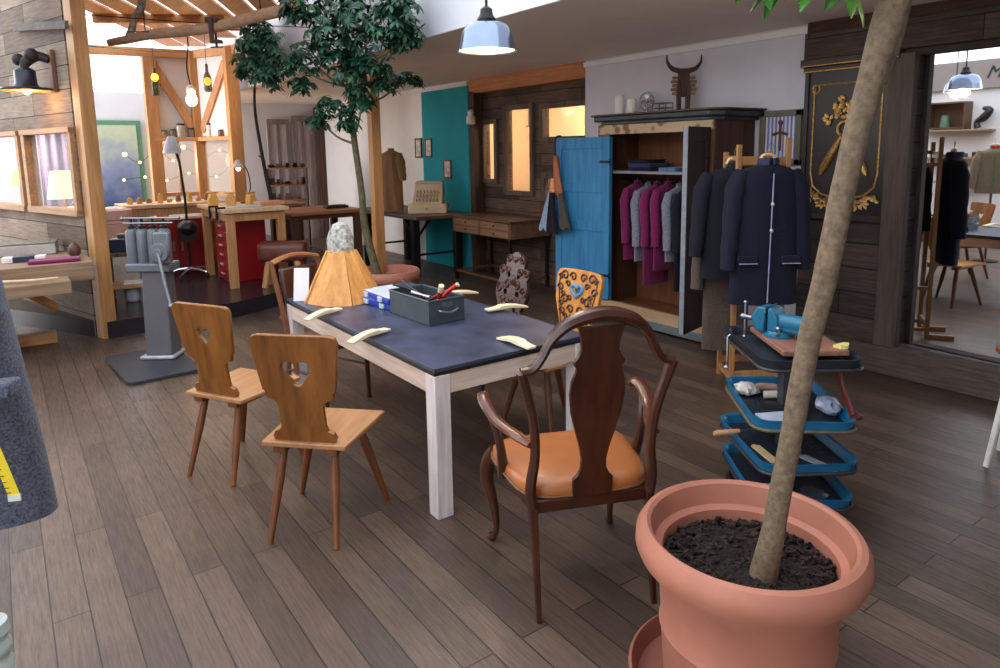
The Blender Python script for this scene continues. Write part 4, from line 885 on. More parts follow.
def frame_pic(label, y, z, w_, h_, ft, x=5.33):
    t = thing('framed_photo', label, 'picture', (x, y, z), 0, 'small dark frames at the teal wall'); f = MB(); e = .022
    for a in ((-w_/2, w_/2, 0, e), (-w_/2, w_/2, h_-e, h_), (-w_/2, -w_/2+e, 0, h_), (w_/2-e, w_/2, 0, h_)): f.box(-.015, .004, *a)
    f.build('frame', ft, t, bev=.003); B(-.006, .002, -w_/2+.01, w_/2-.01, .01, h_-.01).build('print', plain((206, 196, 184), .5, 0, .35, 16), t)
frame_pic('small dark-framed picture left of its twin, on the white wall edge', 9.50, 1.60, .20, .30, M_DARKW)
frame_pic('small framed picture on the teal wall right of its twin', 9.19, 1.61, .20, .28, wood((110, 80, 56), (70, 48, 32), 'z', .5))
frame_pic('reddish framed picture above the cash register', 8.66, 1.30, .21, .27, wood((130, 66, 50), (90, 40, 32), 'z', .5))
t = thing('wall_bulb', 'small white insulator lamp on the brown post right of the teal wall', 'lamp', (5.3, 7.98, 2.05))
MB().lathe([(.02, .20), (.045, .17), (.035, .13), (.06, .10), (.065, .02), (.05, 0), (0, 0)], n=16).build('shade', plain((226, 222, 210), .3), t)
MB().tube([(0, 0, .19), (.02, .02, .24), (.05, .05, .24)], .008, 6).build('arm', M_IRON, t)

# ================================================================== PENDANT LAMPS
def pendant(label, loc, s=1, top=None, power=14):
    t = thing('pendant_lamp', label, 'lamp', loc, 0, 'enamel pendant lamps')
    o_ = MB().lathe([(r_*s, z*s) for r_, z in ((.172, 0), (.170, .006), (.158, .055), (.142, .11), (.118, .145), (.08, .160), (.03, .165), (.03, .160), (.078, .155), (.115, .139), (.138, .106), (.154, .053), (.166, .004), (.172, 0))], n=48).build('lamp_shade', M_SHADE, t)
    MB().lathe([(.164*s, .004), (.162*s, .010), (.150*s, .05*s), (.134*s, .10*s), (.11*s, .134*s), (.07*s, .15*s), (0, .152*s)], n=40).build('inner_reflector', plain((250, 244, 232), .5, 0, .01), t)
    MB().lathe([(r_*s, z*s) for r_, z in ((.052, .155), (.055, .18), (.038, .205), (.034, .235), (.016, .25), (.0, .252))], n=20).build('cap', M_IRON, t)
    MB().lathe([(0, .0), (.03*s, .01), (.042*s, .04), (.035*s, .07), (.015*s, .10*s)], n=16).build('bulb', emis((255, 214, 150), 8), t)
    MB().tube([(0, 0, .24*s), (0, 0, (top or 3.9)-loc[2])], .008, 6).build('cord', M_IRON, t)
    light('lamp_glow', 'POINT', (loc[0], loc[1], loc[2]-.02), power, (1, .75, .45), .05)
M_SHADE = plain((128, 140, 162), .15, .85, .04)
pendant('grey-blue enamel pendant lamp with glowing white inside, above the table', (2.34, 3.34, 2.26), .98)
pendant('enamel pendant lamp further off, seen only in the mirror', (-1.0, 4.9, 2.45), 1.0)

# things in the lit side room
t = thing('antler_lamp', 'pale branching antler lamp behind the upper right window', 'lamp', (6.1, 6.05, 2.05))
for s in (-1, 1):
    m_ = MB().tube(spl([(0, s*.02, 0), (0, s*.15, .03), (.03, s*.28, .10), (.02, s*.34, .22)]), .018, 8)
    for q in ((.12, .02, .12), (.22, .07, .17), (.3, .13, -.02)): m_.tube(spl([(0, s*q[0], q[1]), (.02, s*(q[0]+.02), q[1]+q[2]*.6), (.0, s*(q[0]+.01), q[1]+q[2])]), [.014]*12+[.006], 6)
    m_.build('antler', plain((240, 224, 190), .5), t)
MB().tube([(0, 0, 0), (0, 0, .65)], .006, 5).build('cord', M_IRON, t); MB().ball((0, 0, 0), .04, 10).build('hub', M_BRASS, t)
t = thing('leather_strips', 'brown leather strips hanging from a peg behind the tall middle window', 'leather', (6.0, 7.42, 1.2))
for i, (y, w_) in enumerate(((7.34, .05), (7.46, .06), (7.56, .04))): drape([(6.0, y, 2.0-.05*i), (6.0, y-.01, 1.8), (5.99, y-.03, 1.6), (6.0, y-.02, 1.42+.1*i)], w_, plain(((150, 92, 52), (176, 112, 66), (128, 78, 46))[i], .6), 'strip', i)
MB().tube([(6.0, 7.25, 2.02), (6.0, 7.65, 2.02)], .012, 6).build('peg_rail', M_PINE, t, world=True)
MB().tube([(6.0, 7.3, 2.02), (6.0, 7.3, 2.6)], .005, 5).tube([(6.0, 7.6, 2.02), (6.0, 7.6, 2.6)], .005, 5).build('cord', M_IRON, t, world=True)
t = thing('side_cabinet', 'low wooden cabinet standing in the lit side room', 'cabinet', (7.1, 7.0, 0))
B(6.8, 7.38, 6.2, 8.4, 0, 1.35).build('cabinet_body', wood((170, 120, 78), (130, 86, 52), 'y', .6), t, world=True, bev=.006)
for i in range(4): o = B(6.785, 6.80, 6.25+.54*i, 6.73+.54*i, .08, 1.28).build('door', wood((186, 134, 88), (140, 94, 58), 'z', .6), t, world=True, bev=.003); add_child(MB().ball((6.775, 6.68+.54*i, .8), .015, 8), 'knob', M_IRON, o, t)
# ================================================================== ROLLING TOOL CART
TRB = plain((24, 104, 146), .35, 0, .06); TRK = plain((30, 34, 42), .4)
t = thing('tool_cart', 'rolling tool stand with stacked rounded trays, blue and black, behind the foreground pot', 'tool cart', (2.835, 1.70, 0), -37)
def rrect(hx, hy, r_, n=6):
    p = []
    for cx, cy, a0 in ((hx-r_, hy-r_, 0), (-hx+r_, hy-r_, pi/2), (-hx+r_, -hy+r_, pi), (hx-r_, -hy+r_, 1.5*pi)):
        p += [(cx+r_*math.cos(a0+pi/2*i/n), cy+r_*math.sin(a0+pi/2*i/n)) for i in range(n+1)]
    return p
def tray(z, mat, rim, a=0, hx=.21, hy=.29, h=.055):
    rings = []
    for (e, zz) in ((-.02, 0), (-.005, .004), (0, h-.004), (.006, h), (-.004, h), (-.008, h-.004), (-.02, .012), (-.19, .012)):
        rings.append([(x, y, zz) for x, y in rrect(hx+e if e > -.1 else .02, hy+e if e > -.1 else .05, .07 if e > -.1 else .01)])
    m_ = MB(); m_.M = Matrix.Translation((0, 0, z)) @ Matrix.Rotation(R(a), 4, 'Z'); m_.loft(rings); o = m_.build('tray', mat, t, ang=50)
    k = MB(); k.M = m_.M; k.prism(rrect(hx-.022, hy-.022, .055), .0125, .0145, 'xy'); k = k.build('tray_liner', plain((34, 40, 50), .5, 0, .3, 30), t); k.parent = o
    k = MB(); k.M = m_.M; q = rrect(hx+.004, hy+.004, .074); k.tube([(x, y, .012) for x, y in q+q[:1]], .008, 6); k = k.build('tray_rim', rim, t); k.parent = o
    return o
TRIM = plain((60, 56, 60), .4, .3)
tray(.765, TRK, TRIM); tray(.50, TRB, plain((96, 84, 66), .5), -4); tray(.31, TRB, TRIM, 3); tray(.15, TRB, TRIM, -2)
MB().box(-.03, .03, -.03, .03, .06, .765).build('column', plain((70, 72, 78), .4, .4), t, bev=.004)
MB().tube([(-.16, -.24, .09), (.16, .24, .09)], .02, 8).tube([(.16, -.24, .09), (-.16, .24, .09)], .02, 8).build('base_frame', TRK, t)
for x, y in ((-.16, -.24), (.16, .24), (.16, -.24), (-.16, .24)): MB().tube([(x-.012, y, .035), (x+.012, y, .035)], .034, 14).build('caster', M_BLACK, t)
def onc(name, label, cat, x, y, z, a=0, grp=None):
    p = ROOTM[t.name] @ Vector((x, y, z)); return thing(name, label, cat, tuple(p), -37+a, grp)
v = onc('vise_board', 'reddish wooden board under the blue vise on the cart', 'board', .02, .02, .822)
MB().box(-.12, .16, -.22, .2, -.012, .012).build('plank', wood((150, 104, 84), (112, 72, 58), 'y', .6), v, bev=.004)
v = onc('bench_vise', 'blue bench vise on the wooden board of the cart top', 'vise', -.03, .05, .834, -48); v.scale = (.88, .88, .88)
VB = plain((30, 104, 136), .35, 0, .08)
MB().lathe([(.075, 0), (.075, .012), (.06, .018), (.055, .03)], n=28).build('swivel_base', VB, v)
MB().box(-.03, .14, -.034, .034, .03, .10).build('body', VB, v, bev=.012)
MB().tube([(-.02, 0, .08), (.17, 0, .08)], .042, 18).build('barrel', VB, v)
MB().prism([(-.10, .02), (-.055, .02), (-.045, .14), (-.06, .15), (-.09, .15), (-.13, .09)], -.055, .055, 'xz').build('front_jaw', VB, v, bev=.008)
MB().prism([(-.035, .03), (.02, .03), (.02, .10), (-.01, .15), (-.035, .15)], -.055, .055, 'xz').build('rear_jaw', VB, v, bev=.008)
MB().box(-.05, -.042, -.06, .06, .125, .155).build('jaw_plate', M_STEEL, v); MB().tube([(-.14, 0, .07), (-.20, 0, .07)], .014, 12).ball((-.2, 0, .07), .018, 10).build('screw', M_STEEL, v)
MB().tube([(-.19, 0, .15), (-.19, 0, -.04)], .006, 8).ball((-.19, 0, .15), .011, 8).ball((-.19, 0, -.04), .011, 8).build('handle', M_STEEL, v)
MB().tube([(.03, -.09, .02), (.03, -.055, .02), (.03, -.055, .05)], .006, 6).ball((.03, -.06, .055), .012, 8).build('lock_screw', M_STEEL, v)
v = onc('chain', 'steel rod with ball end hanging down from the cart top at left', 'rod', -.235, .13, .66)
MB().tube([(0, 0, 0), (0, 0, .15), (.012, 0, .16)], .005, 6).ball((0, 0, 0), .012, 8).build('rod', M_STEEL, v)
v = onc('paper_scrap', 'small crumpled yellow scrap on the black tray edge', 'scrap', .165, -.16, .835)
g_ = MB(); g_.loft([[(.03*math.cos(a)*(1+.3*math.sin(3*a)), .022*math.sin(a), z*(1+.3*math.sin(2*a))) for a in [2*pi*j/12 for j in range(12)]] for z in (0, .012, .016)]); g_.build('crumple', plain((222, 204, 120), .8), v, ang=15)
def lump(name, label, cat, x, y, z, hx, hy, hz, mat, seed, amp=.35, grp=None):
    o = onc(name, label, cat, x, y, z, 0, grp); rg = []
    for i in range(7):
        ph = pi*i/6; rg.append([((hx*math.sin(ph)+.002)*math.cos(2*pi*j/18)*(1+amp*noise.noise(Vector((j*.8, i, seed)))), (hy*math.sin(ph)+.002)*math.sin(2*pi*j/18)*(1+amp*noise.noise(Vector((j*.8, i, seed+9)))), hz*(1-math.cos(ph))*(1+.2*amp*noise.noise(Vector((j, i*2, seed))))) for j in range(18)])
    MB().loft(rg).build('crumpled_film', mat, o, ang=25)
PLB = plain((214, 206, 200), .25, 0, .12, 30)
lump('plastic_bag', 'crumpled clear bag at the left of the blue middle tray', 'bag', -.13, .15, .515, .05, .055, .03, PLB, 1, .8)
lump('plastic_bag', 'pale blue crumpled bag at the right end of the blue middle tray', 'bag', .15, -.10, .515, .045, .07, .04, plain((170, 180, 206), .25, 0, .15, 30), 4, .9)
for i, (x, y, a, c_, lab) in enumerate(((-.05, .16, 20, (214, 170, 156), 'pinkish rolled sheet lying in the middle tray'), (.0, .05, -30, (224, 214, 196), 'cream rolled sheet across the middle tray'))):
    v = onc('rolled_sheet', lab, 'sheet', x, y, .535, a); MB().tube(spl([(-.08, 0, 0), (0, .02, .008), (.08, 0, 0)]), .018, 10).build('roll', plain(c_, .7), v)
v = onc('sanding_sheet', 'flat light blue sheet at the front of the middle tray', 'sheet', -.08, -.17, .515, 10); MB().box(-.09, .07, -.07, .07, 0, .012).build('sheet', plain((190, 198, 216), .6), v, bev=.003)
v = onc('sanding_sheet', 'flat dark grey pad in the middle tray beneath the rolls', 'pad', -.04, -.04, .515, -8); MB().box(-.09, .08, -.06, .06, 0, .014).build('sheet', TRK, v, bev=.003)
v = onc('clamp', 'dark red clamp lever hanging over the middle tray behind the trunk', 'clamp', .19, -.235, .545)
MB().tube(spl([(-.04, .06, .23), (-.03, .05, .14), (-.005, .02, .05), (.0, .0, .01)]), lerpl([.012, .017, .022, .018], 19), 10, flat=.6).build('handle', plain((104, 28, 26), .4), v); MB().ball((.012, -.01, .012), .022, 10, (1.3, 1, .7)).build('foot', plain((74, 32, 28), .4), v)
v = onc('file', 'tool with pale wooden handle sticking out left of the third tray', 'file', -.30, .02, .375, 12)
MB().tube([(-.02, 0, 0), (.0, 0, 0), (.06, 0, 0), (.11, 0, 0)], [.010, .014, .013, .010], 10).build('handle', wood((208, 160, 112), (170, 118, 74), 'x', .5), v); MB().tube([(.11, 0, 0), (.26, 0, 0)], .007, 6).build('blade', M_STEEL, v)
rr = random.Random(21)
for i, lab in enumerate(('flat pale wooden slat in the third tray, leftmost', 'grey metal plate across the third tray', 'dark narrow bar at the right of the third tray', 'silver strip in the third tray beside the column')):
    v = onc('tray_tool', lab, 'tool', (-.12, .0, .13, .08)[i], (-.1, -.12, .0, -.2)[i], .315, (10, -30, 5, 30)[i]); c_ = [(214, 190, 140), (120, 128, 140), (36, 36, 40), (170, 174, 180)][i]
    MB().box(-.022, .022, -.09, .09, 0, .014).box(-.012, .012, .09, .11, .002, .01).build('tool_body', plain(c_, .4), v, bev=.003)
for i, lab in enumerate(('clear bag of small parts in the lowest tray, left', 'grey pouch in the lowest tray near the column')):
    lump('parts_bag', lab, 'bag', (-.1, .08)[i], (-.12, -.15)[i], .135, .06, .07, .02, plain([(150, 160, 184), (70, 76, 88)][i], .3, 0, .3, 40), 7+i, .5)

# ================================================================== HAND PRESS ON A BLACK PLATE
GP = plain((112, 116, 124), .4, .25, .08, 8)
t = thing('hand_press', 'grey cast-iron four-cylinder press on a column beside the timber post', 'press', (1.0, 6.22, .03), -36)
B(-.16, .12, -.12, .12, 0, .03).build('foot_plate', plain((176, 178, 184), .4, .3), t, bev=.01)
MB().add([(-.125, -.09, .03), (.10, -.09, .03), (.10, .09, .03), (-.125, .09, .03), (-.10, -.08, .76), (.09, -.08, .76), (.09, .08, .76), (-.10, .08, .76)], [(3, 2, 1, 0), (4, 5, 6, 7), (0, 1, 5, 4), (1, 2, 6, 5), (2, 3, 7, 6), (3, 0, 4, 7)]).build('column', plain((100, 98, 104), .5, .1, .06, 6), t, bev=.012)
B(-.22, .14, -.10, .10, .73, .80).build('head_base', GP, t, bev=.012)
for i in range(4):
    x = -.19+i*.088; m_ = MB(); m_.lathe([(.043, .78), (.046, .80), (.046, 1.04), (.04, 1.065), (.022, 1.08)], (x, 0, 0), 18, sy=1.4); m_.build('cylinder', GP, t)
    MB().lathe([(.02, 1.08), (.03, 1.085), (.03, 1.10), (.012, 1.11), (.012, 1.16)], (x, 0, 0), 14).build('cap', M_IRON, t)
MB().tube([(-.26, 0, 1.165), (.20, 0, 1.165)], .008, 8).tube([(-.22, -.06, 1.13), (.18, -.06, 1.13)], .006, 6).ball((-.26, 0, 1.165), .016, 8).ball((.2, 0, 1.165), .016, 8).build('top_rod', M_STEEL, t)
MB().box(.04, .17, -.13, -.08, .80, 1.06).build('front_plate', GP, t, bev=.016)
MB().tube([(.10, -.13, .90), (.10, -.175, .90)], .075, 24).tube([(.10, -.175, .90), (.10, -.19, .90)], .035, 18).build('crank_hub', GP, t, bev=.004)
MB().tube([(.10, -.18, .90), (.14, -.20, .68), (.18, -.21, .48)], .012, 8).tube([(.17, -.21, .48), (.25, -.21, .47)], .016, 8).build('lever', plain((160, 164, 172), .35, .5), t)
MB().box(-.30, -.22, -.03, .03, 1.0, 1.04).build('grip', M_BLACK, t, bev=.008)
m_ = MB(); m_.prism(rrect(.27, .45, .06), 0, .028, 'xy'); o = m_.build('rubber_plate', plain((44, 46, 54), .6), bev=.004); o.location = (.87, 6.1, 0); o.rotation_euler = (0, 0, R(4)); tag(o, 'black rubber floor plate beneath the grey hand press', 'floor plate')

# ================================================================== LEFT DESK AT THE PARTITION
t = thing('plank_desk', 'rough plank desk against the board partition at far left', 'desk', (.2, 7.4, 0))
PD = wood((150, 124, 98), (104, 80, 58), 'x', .7)
MB().prism([(.60, 6.87), (.60, 7.33), (.02, 9.1), (-1.2, 9.1), (-1.2, 6.87)], .76, .80, 'xy').build('worktop', PD, t, world=True, bev=.004)
B(-1.2, .60, 6.86, 6.90, .64, .76).build('front_board', PD, t, world=True, bev=.004); B(.56, .60, 6.9, 7.3, .64, .76).build('side_board', PD, t, world=True, bev=.004)
B(-1.2, .40, 6.56, 6.86, .66, .70).build('pull_out_shelf', PD, t, world=True, bev=.004); B(-1.2, .40, 6.54, 6.58, .60, .70).build('shelf_front', PD, t, world=True, bev=.004)
MB().bar((.30, 7.5, 0.05), (-.35, 7.5, .05), .12, .10).build('floor_beam', M_PINEX, t, world=True, bev=.005)
MB().bar((.12, 6.7, .60), (.30, 6.95, .42), .05, .06).build('brace', M_PINE, t, world=True, bev=.004)
for x, y in ((-.1, 7.1), (-.1, 7.9)): B(x-.045, x+.045, y-.045, y+.045, 0 if y < 7.4 else .1, .76).build('leg', M_PINE, t, world=True, bev=.004)
def single(mb, name, mat, label, cat, loc, rz=0, grp=None, **k):
    o = mb.build(name, mat, **k); o.location = loc; o.rotation_euler = (0, 0, R(rz)); ROOTM[o.name] = Matrix.Translation(loc) @ Matrix.Rotation(R(rz), 4, 'Z'); return tag(o, label, cat, grp)
single(B(-.19, .19, -.09, .09, 0, .03), 'magenta_pad', MAG, 'bright magenta folded felt on the plank desk', 'felt', (.33, 7.05, .801), -6, bev=.01)
t = thing('clear_box', 'low clear plastic box with grey lid at the back of the plank desk', 'box', (.18, 7.85, .801), -8)
B(-.28, .22, -.16, .16, 0, .10).build('box_body', plain((176, 170, 166), .25, 0, .15, 8), t, bev=.008); B(-.285, .225, -.165, .165, .10, .115).build('lid', plain((120, 120, 112), .2), t, bev=.006)
t = thing('card_carton', 'small white carton with a dark blue band on the plank desk', 'carton', (.12, 7.28, .801), -8)
B(-.16, .16, -.06, .06, 0, .045).build('carton_body', plain((226, 222, 222), .6), t, bev=.004); B(-.08, .08, -.063, .063, -.0, .048).build('band', plain((34, 40, 66), .5), t)
single(MB().lathe([(.03, 0), (.05, .03), (.05, .08), (.03, .11), (.012, .13), (0, .135)], n=16), 'wooden_finial', plain((84, 52, 40), .5), 'dark turned wooden knob standing at the right of the plank desk', 'knob', (.50, 7.30, .801))
single(MB().tube(spl([(-.26, .04, .02), (-.1, -.06, .02), (.05, -.10, .02), (.2, -.09, .02)]), lerpl([.012, .014, .012, .008], 19), 8), 'horn_strip', plain((206, 180, 150), .5), 'pale curved horn strip on the pull-out shelf of the plank desk', 'strip', (.12, 6.74, .70))
# lamp and bar on the partition
PM = o_part = Matrix.Translation((.66, 7.37, 0)) @ Matrix.Rotation(R(RZP), 4, 'Z')
def pp(x, y, z): return tuple(PM @ Vector((x, y, z)))
t = thing('wall_lamp', 'dark bell-shaped lamp with broad rim on a knobbly bracket, on the plank partition', 'lamp', pp(.46, .24, 2.31), RZP)
MB().lathe([(.06, .19), (.085, .17), (.09, .05), (.11, .025), (.21, .012), (.215, .0), (.205, -.004), (.10, .01), (0, .012)], n=32).build('shade', plain((34, 38, 48), .3, .3), t)
MB().lathe([(.0, .004), (.10, .004), (.2, -.012), (.205, -.008)], n=32).build('inner_rim', plain((236, 170, 110), .5), t); MB().ball((0, 0, -.005), .04, 12).build('bulb', emis((255, 170, 90), 6), t)
MB().tube(spl([(0, 0, .18), (.0, -.02, .25), (-.05, -.1, .30), (-.10, -.17, .27)]), lerpl([.03, .05, .045, .035], 19), 10).ball((.06, .02, .27), .055, 12).ball((-.05, -.05, .31), .06, 12).build('bracket', plain((44, 34, 32), .6, 0, .3, 30), t)
MB().box(-.15, -.07, -.205, -.17, -.02, .36).build('back_plate', wood((132, 92, 66), (84, 54, 38), 'z', .7), t, bev=.004)
light('wall_lamp_glow', 'POINT', pp(.46, .24, 2.23), 5, WARM, .05)
o = MB().bar(pp(1.1, .06, 2.95), pp(-.2, .11, 2.82), .03, .07).build('rail', wood((104, 96, 90), (66, 60, 56), 'x', .8), bev=.003); tag(o, 'grey weathered batten crossing the partition towards the tall pine post', 'batten')

# ================================================================== WORKSHOP ON THE PLATFORM
PZ = .16
def bench(name, label, x0, x1, y0, y1, zt, zb, topm, legm, lw=.08, ap=.10):
    t = thing(name, label, 'workbench', ((x0+x1)/2, (y0+y1)/2, zb))
    B(x0-.04, x1+.04, y0-.04, y1+.04, zt-.045, zt).build('worktop', topm, t, world=True, bev=.005)
    B(x0+.02, x1-.02, y0+.01, y0+.035, zt-.045-ap, zt-.045).build('apron', legm, t, world=True, bev=.003); B(x0+.01, x0+.035, y0+.02, y1-.02, zt-.045-ap, zt-.045).build('apron', legm, t, world=True, bev=.003)
    for x in (x0+lw/2, x1-lw/2):
        for y in (y0+lw/2, y1-lw/2): B(x-lw/2, x+lw/2, y-lw/2, y+lw/2, zb, zt-.045).build('leg', legm, t, world=True, bev=.004)
    return t
BT = wood((222, 190, 156), (186, 146, 110), 'y', .5)
bench('goldsmith_bench', 'tall pine workbench on the black platform, over the red drawer unit', 2.06, 2.73, 8.15, 9.35, 1.08, PZ, BT, wood((196, 146, 96), (150, 102, 60), 'z', .5), .09)
bench('far_bench', 'pale-topped workbench before the timber hut, left of the red-drawer bench', 1.25, 2.45, 9.75, 10.35, 1.08, PZ, BT, M_PINE, .08)
bench('side_bench', 'brown table with dark legs right of the goldsmith bench', 3.02, 3.98, 8.75, 9.65, .94, PZ, wood((168, 112, 78), (120, 74, 50), 'x', .45), wood((96, 62, 44), (60, 38, 28), 'z', .5), .09, .06)
bench('log_bench', 'rustic bench with thick timber legs behind the pale pot', 2.9, 3.6, 9.95, 10.6, .98, PZ, wood((176, 128, 92), (126, 84, 56), 'x', .5), wood((140, 96, 66), (96, 62, 42), 'z', .6), .11)
RED = plain((150, 16, 24), .35, 0, .05)
t = thing('drawer_unit', 'bright red drawer unit under the goldsmith bench', 'drawer unit', (2.4, 8.85, PZ))
B(2.16, 2.62, 8.58, 9.10, PZ, .90).build('cabinet_body', RED, t, world=True, bev=.006)
for i in range(6):
    o = B(2.145, 2.162, 8.60, 9.08, PZ+.03+i*.118, PZ+.135+i*.118).build('drawer', RED, t, world=True, bev=.003)
    k = B(2.13, 2.146, 8.78, 8.90, PZ+.075+i*.118, PZ+.095+i*.118); add_child(k, 'handle', plain((220, 220, 224), .3, .4), o, t)
t = thing('drawer_unit', 'darker red cupboard at the far bench, left of the red drawer unit', 'drawer unit', (1.9, 10.0, PZ))
B(1.45, 2.25, 9.82, 10.28, PZ, .86).build('cabinet_body', plain((130, 20, 26), .4), t, world=True, bev=.006)
for i in range(2): o = B(1.48+i*.39, 1.83+i*.39, 9.805, 9.822, PZ+.04, .83).build('door', plain((140, 24, 28), .4), t, world=True, bev=.003); add_child(B(1.78+i*.1, 1.80+i*.1, 9.79, 9.806, .45, .58), 'handle', M_STEEL, o, t)
t = thing('leather_stool', 'brown leather vaulting-horse stool with splayed pale wooden legs on the platform', 'stool', (2.62, 7.96, PZ), -30)
m_ = MB(); rg = []
for y, s in ((-.27, .8), (-.255, .95), (-.22, 1.0), (.22, 1.0), (.255, .95), (.27, .8)): rg.append([(y, .13*s*math.copysign(abs(math.cos(a))**.6, math.cos(a)), .41+.12*s*math.copysign(abs(math.sin(a))**.6, math.sin(a))) for a in [2*pi*j/28 for j in range(28)]])
m_.loft(rg).build('leather_body', plain((104, 48, 36), .4, 0, .2, 10, .05), t, ang=50)
for sx in (-1, 1):
    for sy in (-1, 1): MB().tube([(sx*.16, sy*.06, .31), (sx*.21, sy*.12, 0)], [.04, .032], 10).build('leg', M_PINE, t)
MB().tube([(-.2, 0, .533), (.2, 0, .533)], .006, 5).build('seam', plain((60, 28, 22), .5), t)
# rolling lamp
t = thing('rolling_lamp', 'tall work lamp on a chrome star base with white head, between the benches', 'lamp', (1.90, 9.45, PZ))
MB().tube([(0, 0, .08), (0, 0, 1.0), (-.03, 0, 1.45), (-.08, .02, 1.68)], .016, 8).build('pole', M_IRON, t)
k = MB()
for i in range(5): a = 2*pi*i/5+.3; k.tube([(0, 0, .10), (.14*math.cos(a), .14*math.sin(a), .09), (.26*math.cos(a), .26*math.sin(a), .05)], [.022, .018, .012], 8)
k.build('star_base', plain((214, 216, 220), .15, .9, .02), t)
for i in range(5): a = 2*pi*i/5+.3; MB().ball((.26*math.cos(a), .26*math.sin(a), .026), .026, 10).build('caster', M_BLACK, t)
MB().lathe([(.0, .22), (.04, .21), (.07, .14), (.11, .02), (.105, .0), (.0, .03)], (-.10, .02, 1.56), 20).build('lamp_head', plain((222, 226, 236), .3), t)
MB().ball((0, 0, .62), .13, 14, (1, 1, .8)).box(-.09, .09, -.05, .05, .45, .6).build('motor', M_BLACK, t)
# desk lamp on bench
t = thing('desk_lamp', 'black jointed desk lamp with pale shade on the goldsmith bench', 'lamp', (2.55, 9.05, 1.08), 40)
MB().lathe([(.08, 0), (.08, .015), (.02, .025), (.0, .026)], n=20).build('base', M_BLACK, t); MB().tube(spl([(0, 0, .02), (.10, 0, .20), (.05, 0, .42), (-.10, 0, .52)]), .008, 6).build('arm', M_BLACK, t)
MB().lathe([(.02, .10), (.035, .08), (.075, .0), (.07, 0), (.03, .06)], (-.13, 0, .45), 18).build('shade', plain((216, 206, 190), .4), t); MB().ball((-.13, 0, .44), .03, 8).build('bulb', emis((255, 190, 110), 8), t)
rr = random.Random(9)
WARMW = [plain((226, 178, 96), .5), plain((196, 140, 72), .5), plain((150, 96, 60), .5)]
def jar(label, loc, r_, h, c_=(206, 200, 190), grp='jars on the hut ledge', cat='jar'):
    t = thing('jar', label, cat, loc, 0, grp); MB().lathe([(r_*.9, 0), (r_, .01), (r_, h*.8), (r_*.8, h*.88), (0, h*.88)], n=14).build('jar_body', plain(c_, .2, 0, .1), t); MB().lathe([(r_*.85, h*.86), (r_*.85, h), (0, h)], n=14).build('lid', M_IRON, t)
for i, (x, y, r_, h, lab) in enumerate(((2.05, 11.2, .05, .10, 'small low jar, leftmost on the timber hut ledge'), (2.16, 11.18, .05, .12, 'low dark-lidded jar second from left on the hut ledge'), (2.27, 11.16, .07, .20, 'tallest jar on the timber hut ledge'), (2.40, 11.14, .05, .13, 'jar left of the hut corner post on the ledge'), (2.62, 10.95, .045, .20, 'slim jar on the ledge right of the corner post'), (2.72, 10.7, .05, .10, 'low jar on the ledge nearest the right hut post'))): jar(lab, (x, y, 1.96), r_, h, ((150, 130, 110), (120, 110, 104), (176, 170, 160), (140, 130, 120), (226, 222, 214), (120, 90, 70))[i])
for i, (x, y, rz, lab) in enumerate(((2.15, 9.1, 10, 'yellow wooden block with a tapered top on the bench, leftmost'), (2.3, 8.85, -20, 'yellow wooden block in the middle of the goldsmith bench'), (2.5, 8.7, 30, 'yellow wooden block right of its twins on the bench'))):
    t = thing('wooden_block', lab, 'block', (x, y, 1.081), rz, 'yellow wooden blocks on the goldsmith bench'); MB().prism([(-.05, 0), (.05, 0), (.06, .06), (.03, .14), (-.03, .14), (-.06, .06)], -.04, .04, 'xz').build('block_body', WARMW[0], t, bev=.006); B(-.065, .065, -.02, .02, .14, .155).build('top_bar', WARMW[1], t, bev=.003)
single(B(-.16, .16, -.10, .10, 0, .05), 'tool_tray', plain((206, 150, 120), .5), 'pinkish tray at the right end of the goldsmith bench', 'tray', (2.66, 8.5, 1.081), 10, bev=.006)
single(B(-.20, .20, -.13, .13, 0, .012), 'cutting_mat', plain((176, 200, 206), .4), 'light blue-green cutting mat on the goldsmith bench', 'mat', (2.3, 8.4, 1.081), 6, bev=.003)
for i, (x, y, h, c_, lab) in enumerate(((2.1, 8.62, .10, M_IRON, 'black screw clamp at the front edge of the goldsmith bench, left one'), (2.1, 8.30, .10, M_IRON, 'black screw clamp at the front edge of the goldsmith bench, right one'))):
    t = thing('screw_clamp', lab, 'clamp', (2.03, y, 1.081), 0, 'screw clamps on the bench edge'); MB().box(-.05, .06, -.02, .02, 0, .02).box(-.05, -.03, -.02, .02, -.12, .02).build('jaw', M_IRON, t, bev=.003); MB().tube([(-.02, 0, -.06), (-.02, 0, -.16)], .008, 6).tube([(-.05, 0, -.16), (.01, 0, -.16)], .004, 5).build('screw', M_STEEL, t)
for i in range(9):
    x = 1.35+.12*i; h = .05+.09*rr.random(); single(MB().lathe([(.03, 0), (.035, .01), (.03, h*.7), (.012, h), (0, h)], n=12), 'small_pot', (WARMW[i % 3]), ['small amber pot on the far bench, '+s for s in ('leftmost', 'second from left', 'third from left', 'fourth from left', 'in the middle', 'fourth from right', 'third from right', 'second from right', 'rightmost')][i], 'pot', (x, 10.0+.06*(i % 3), 1.081), 0, 'little pots on the far bench')
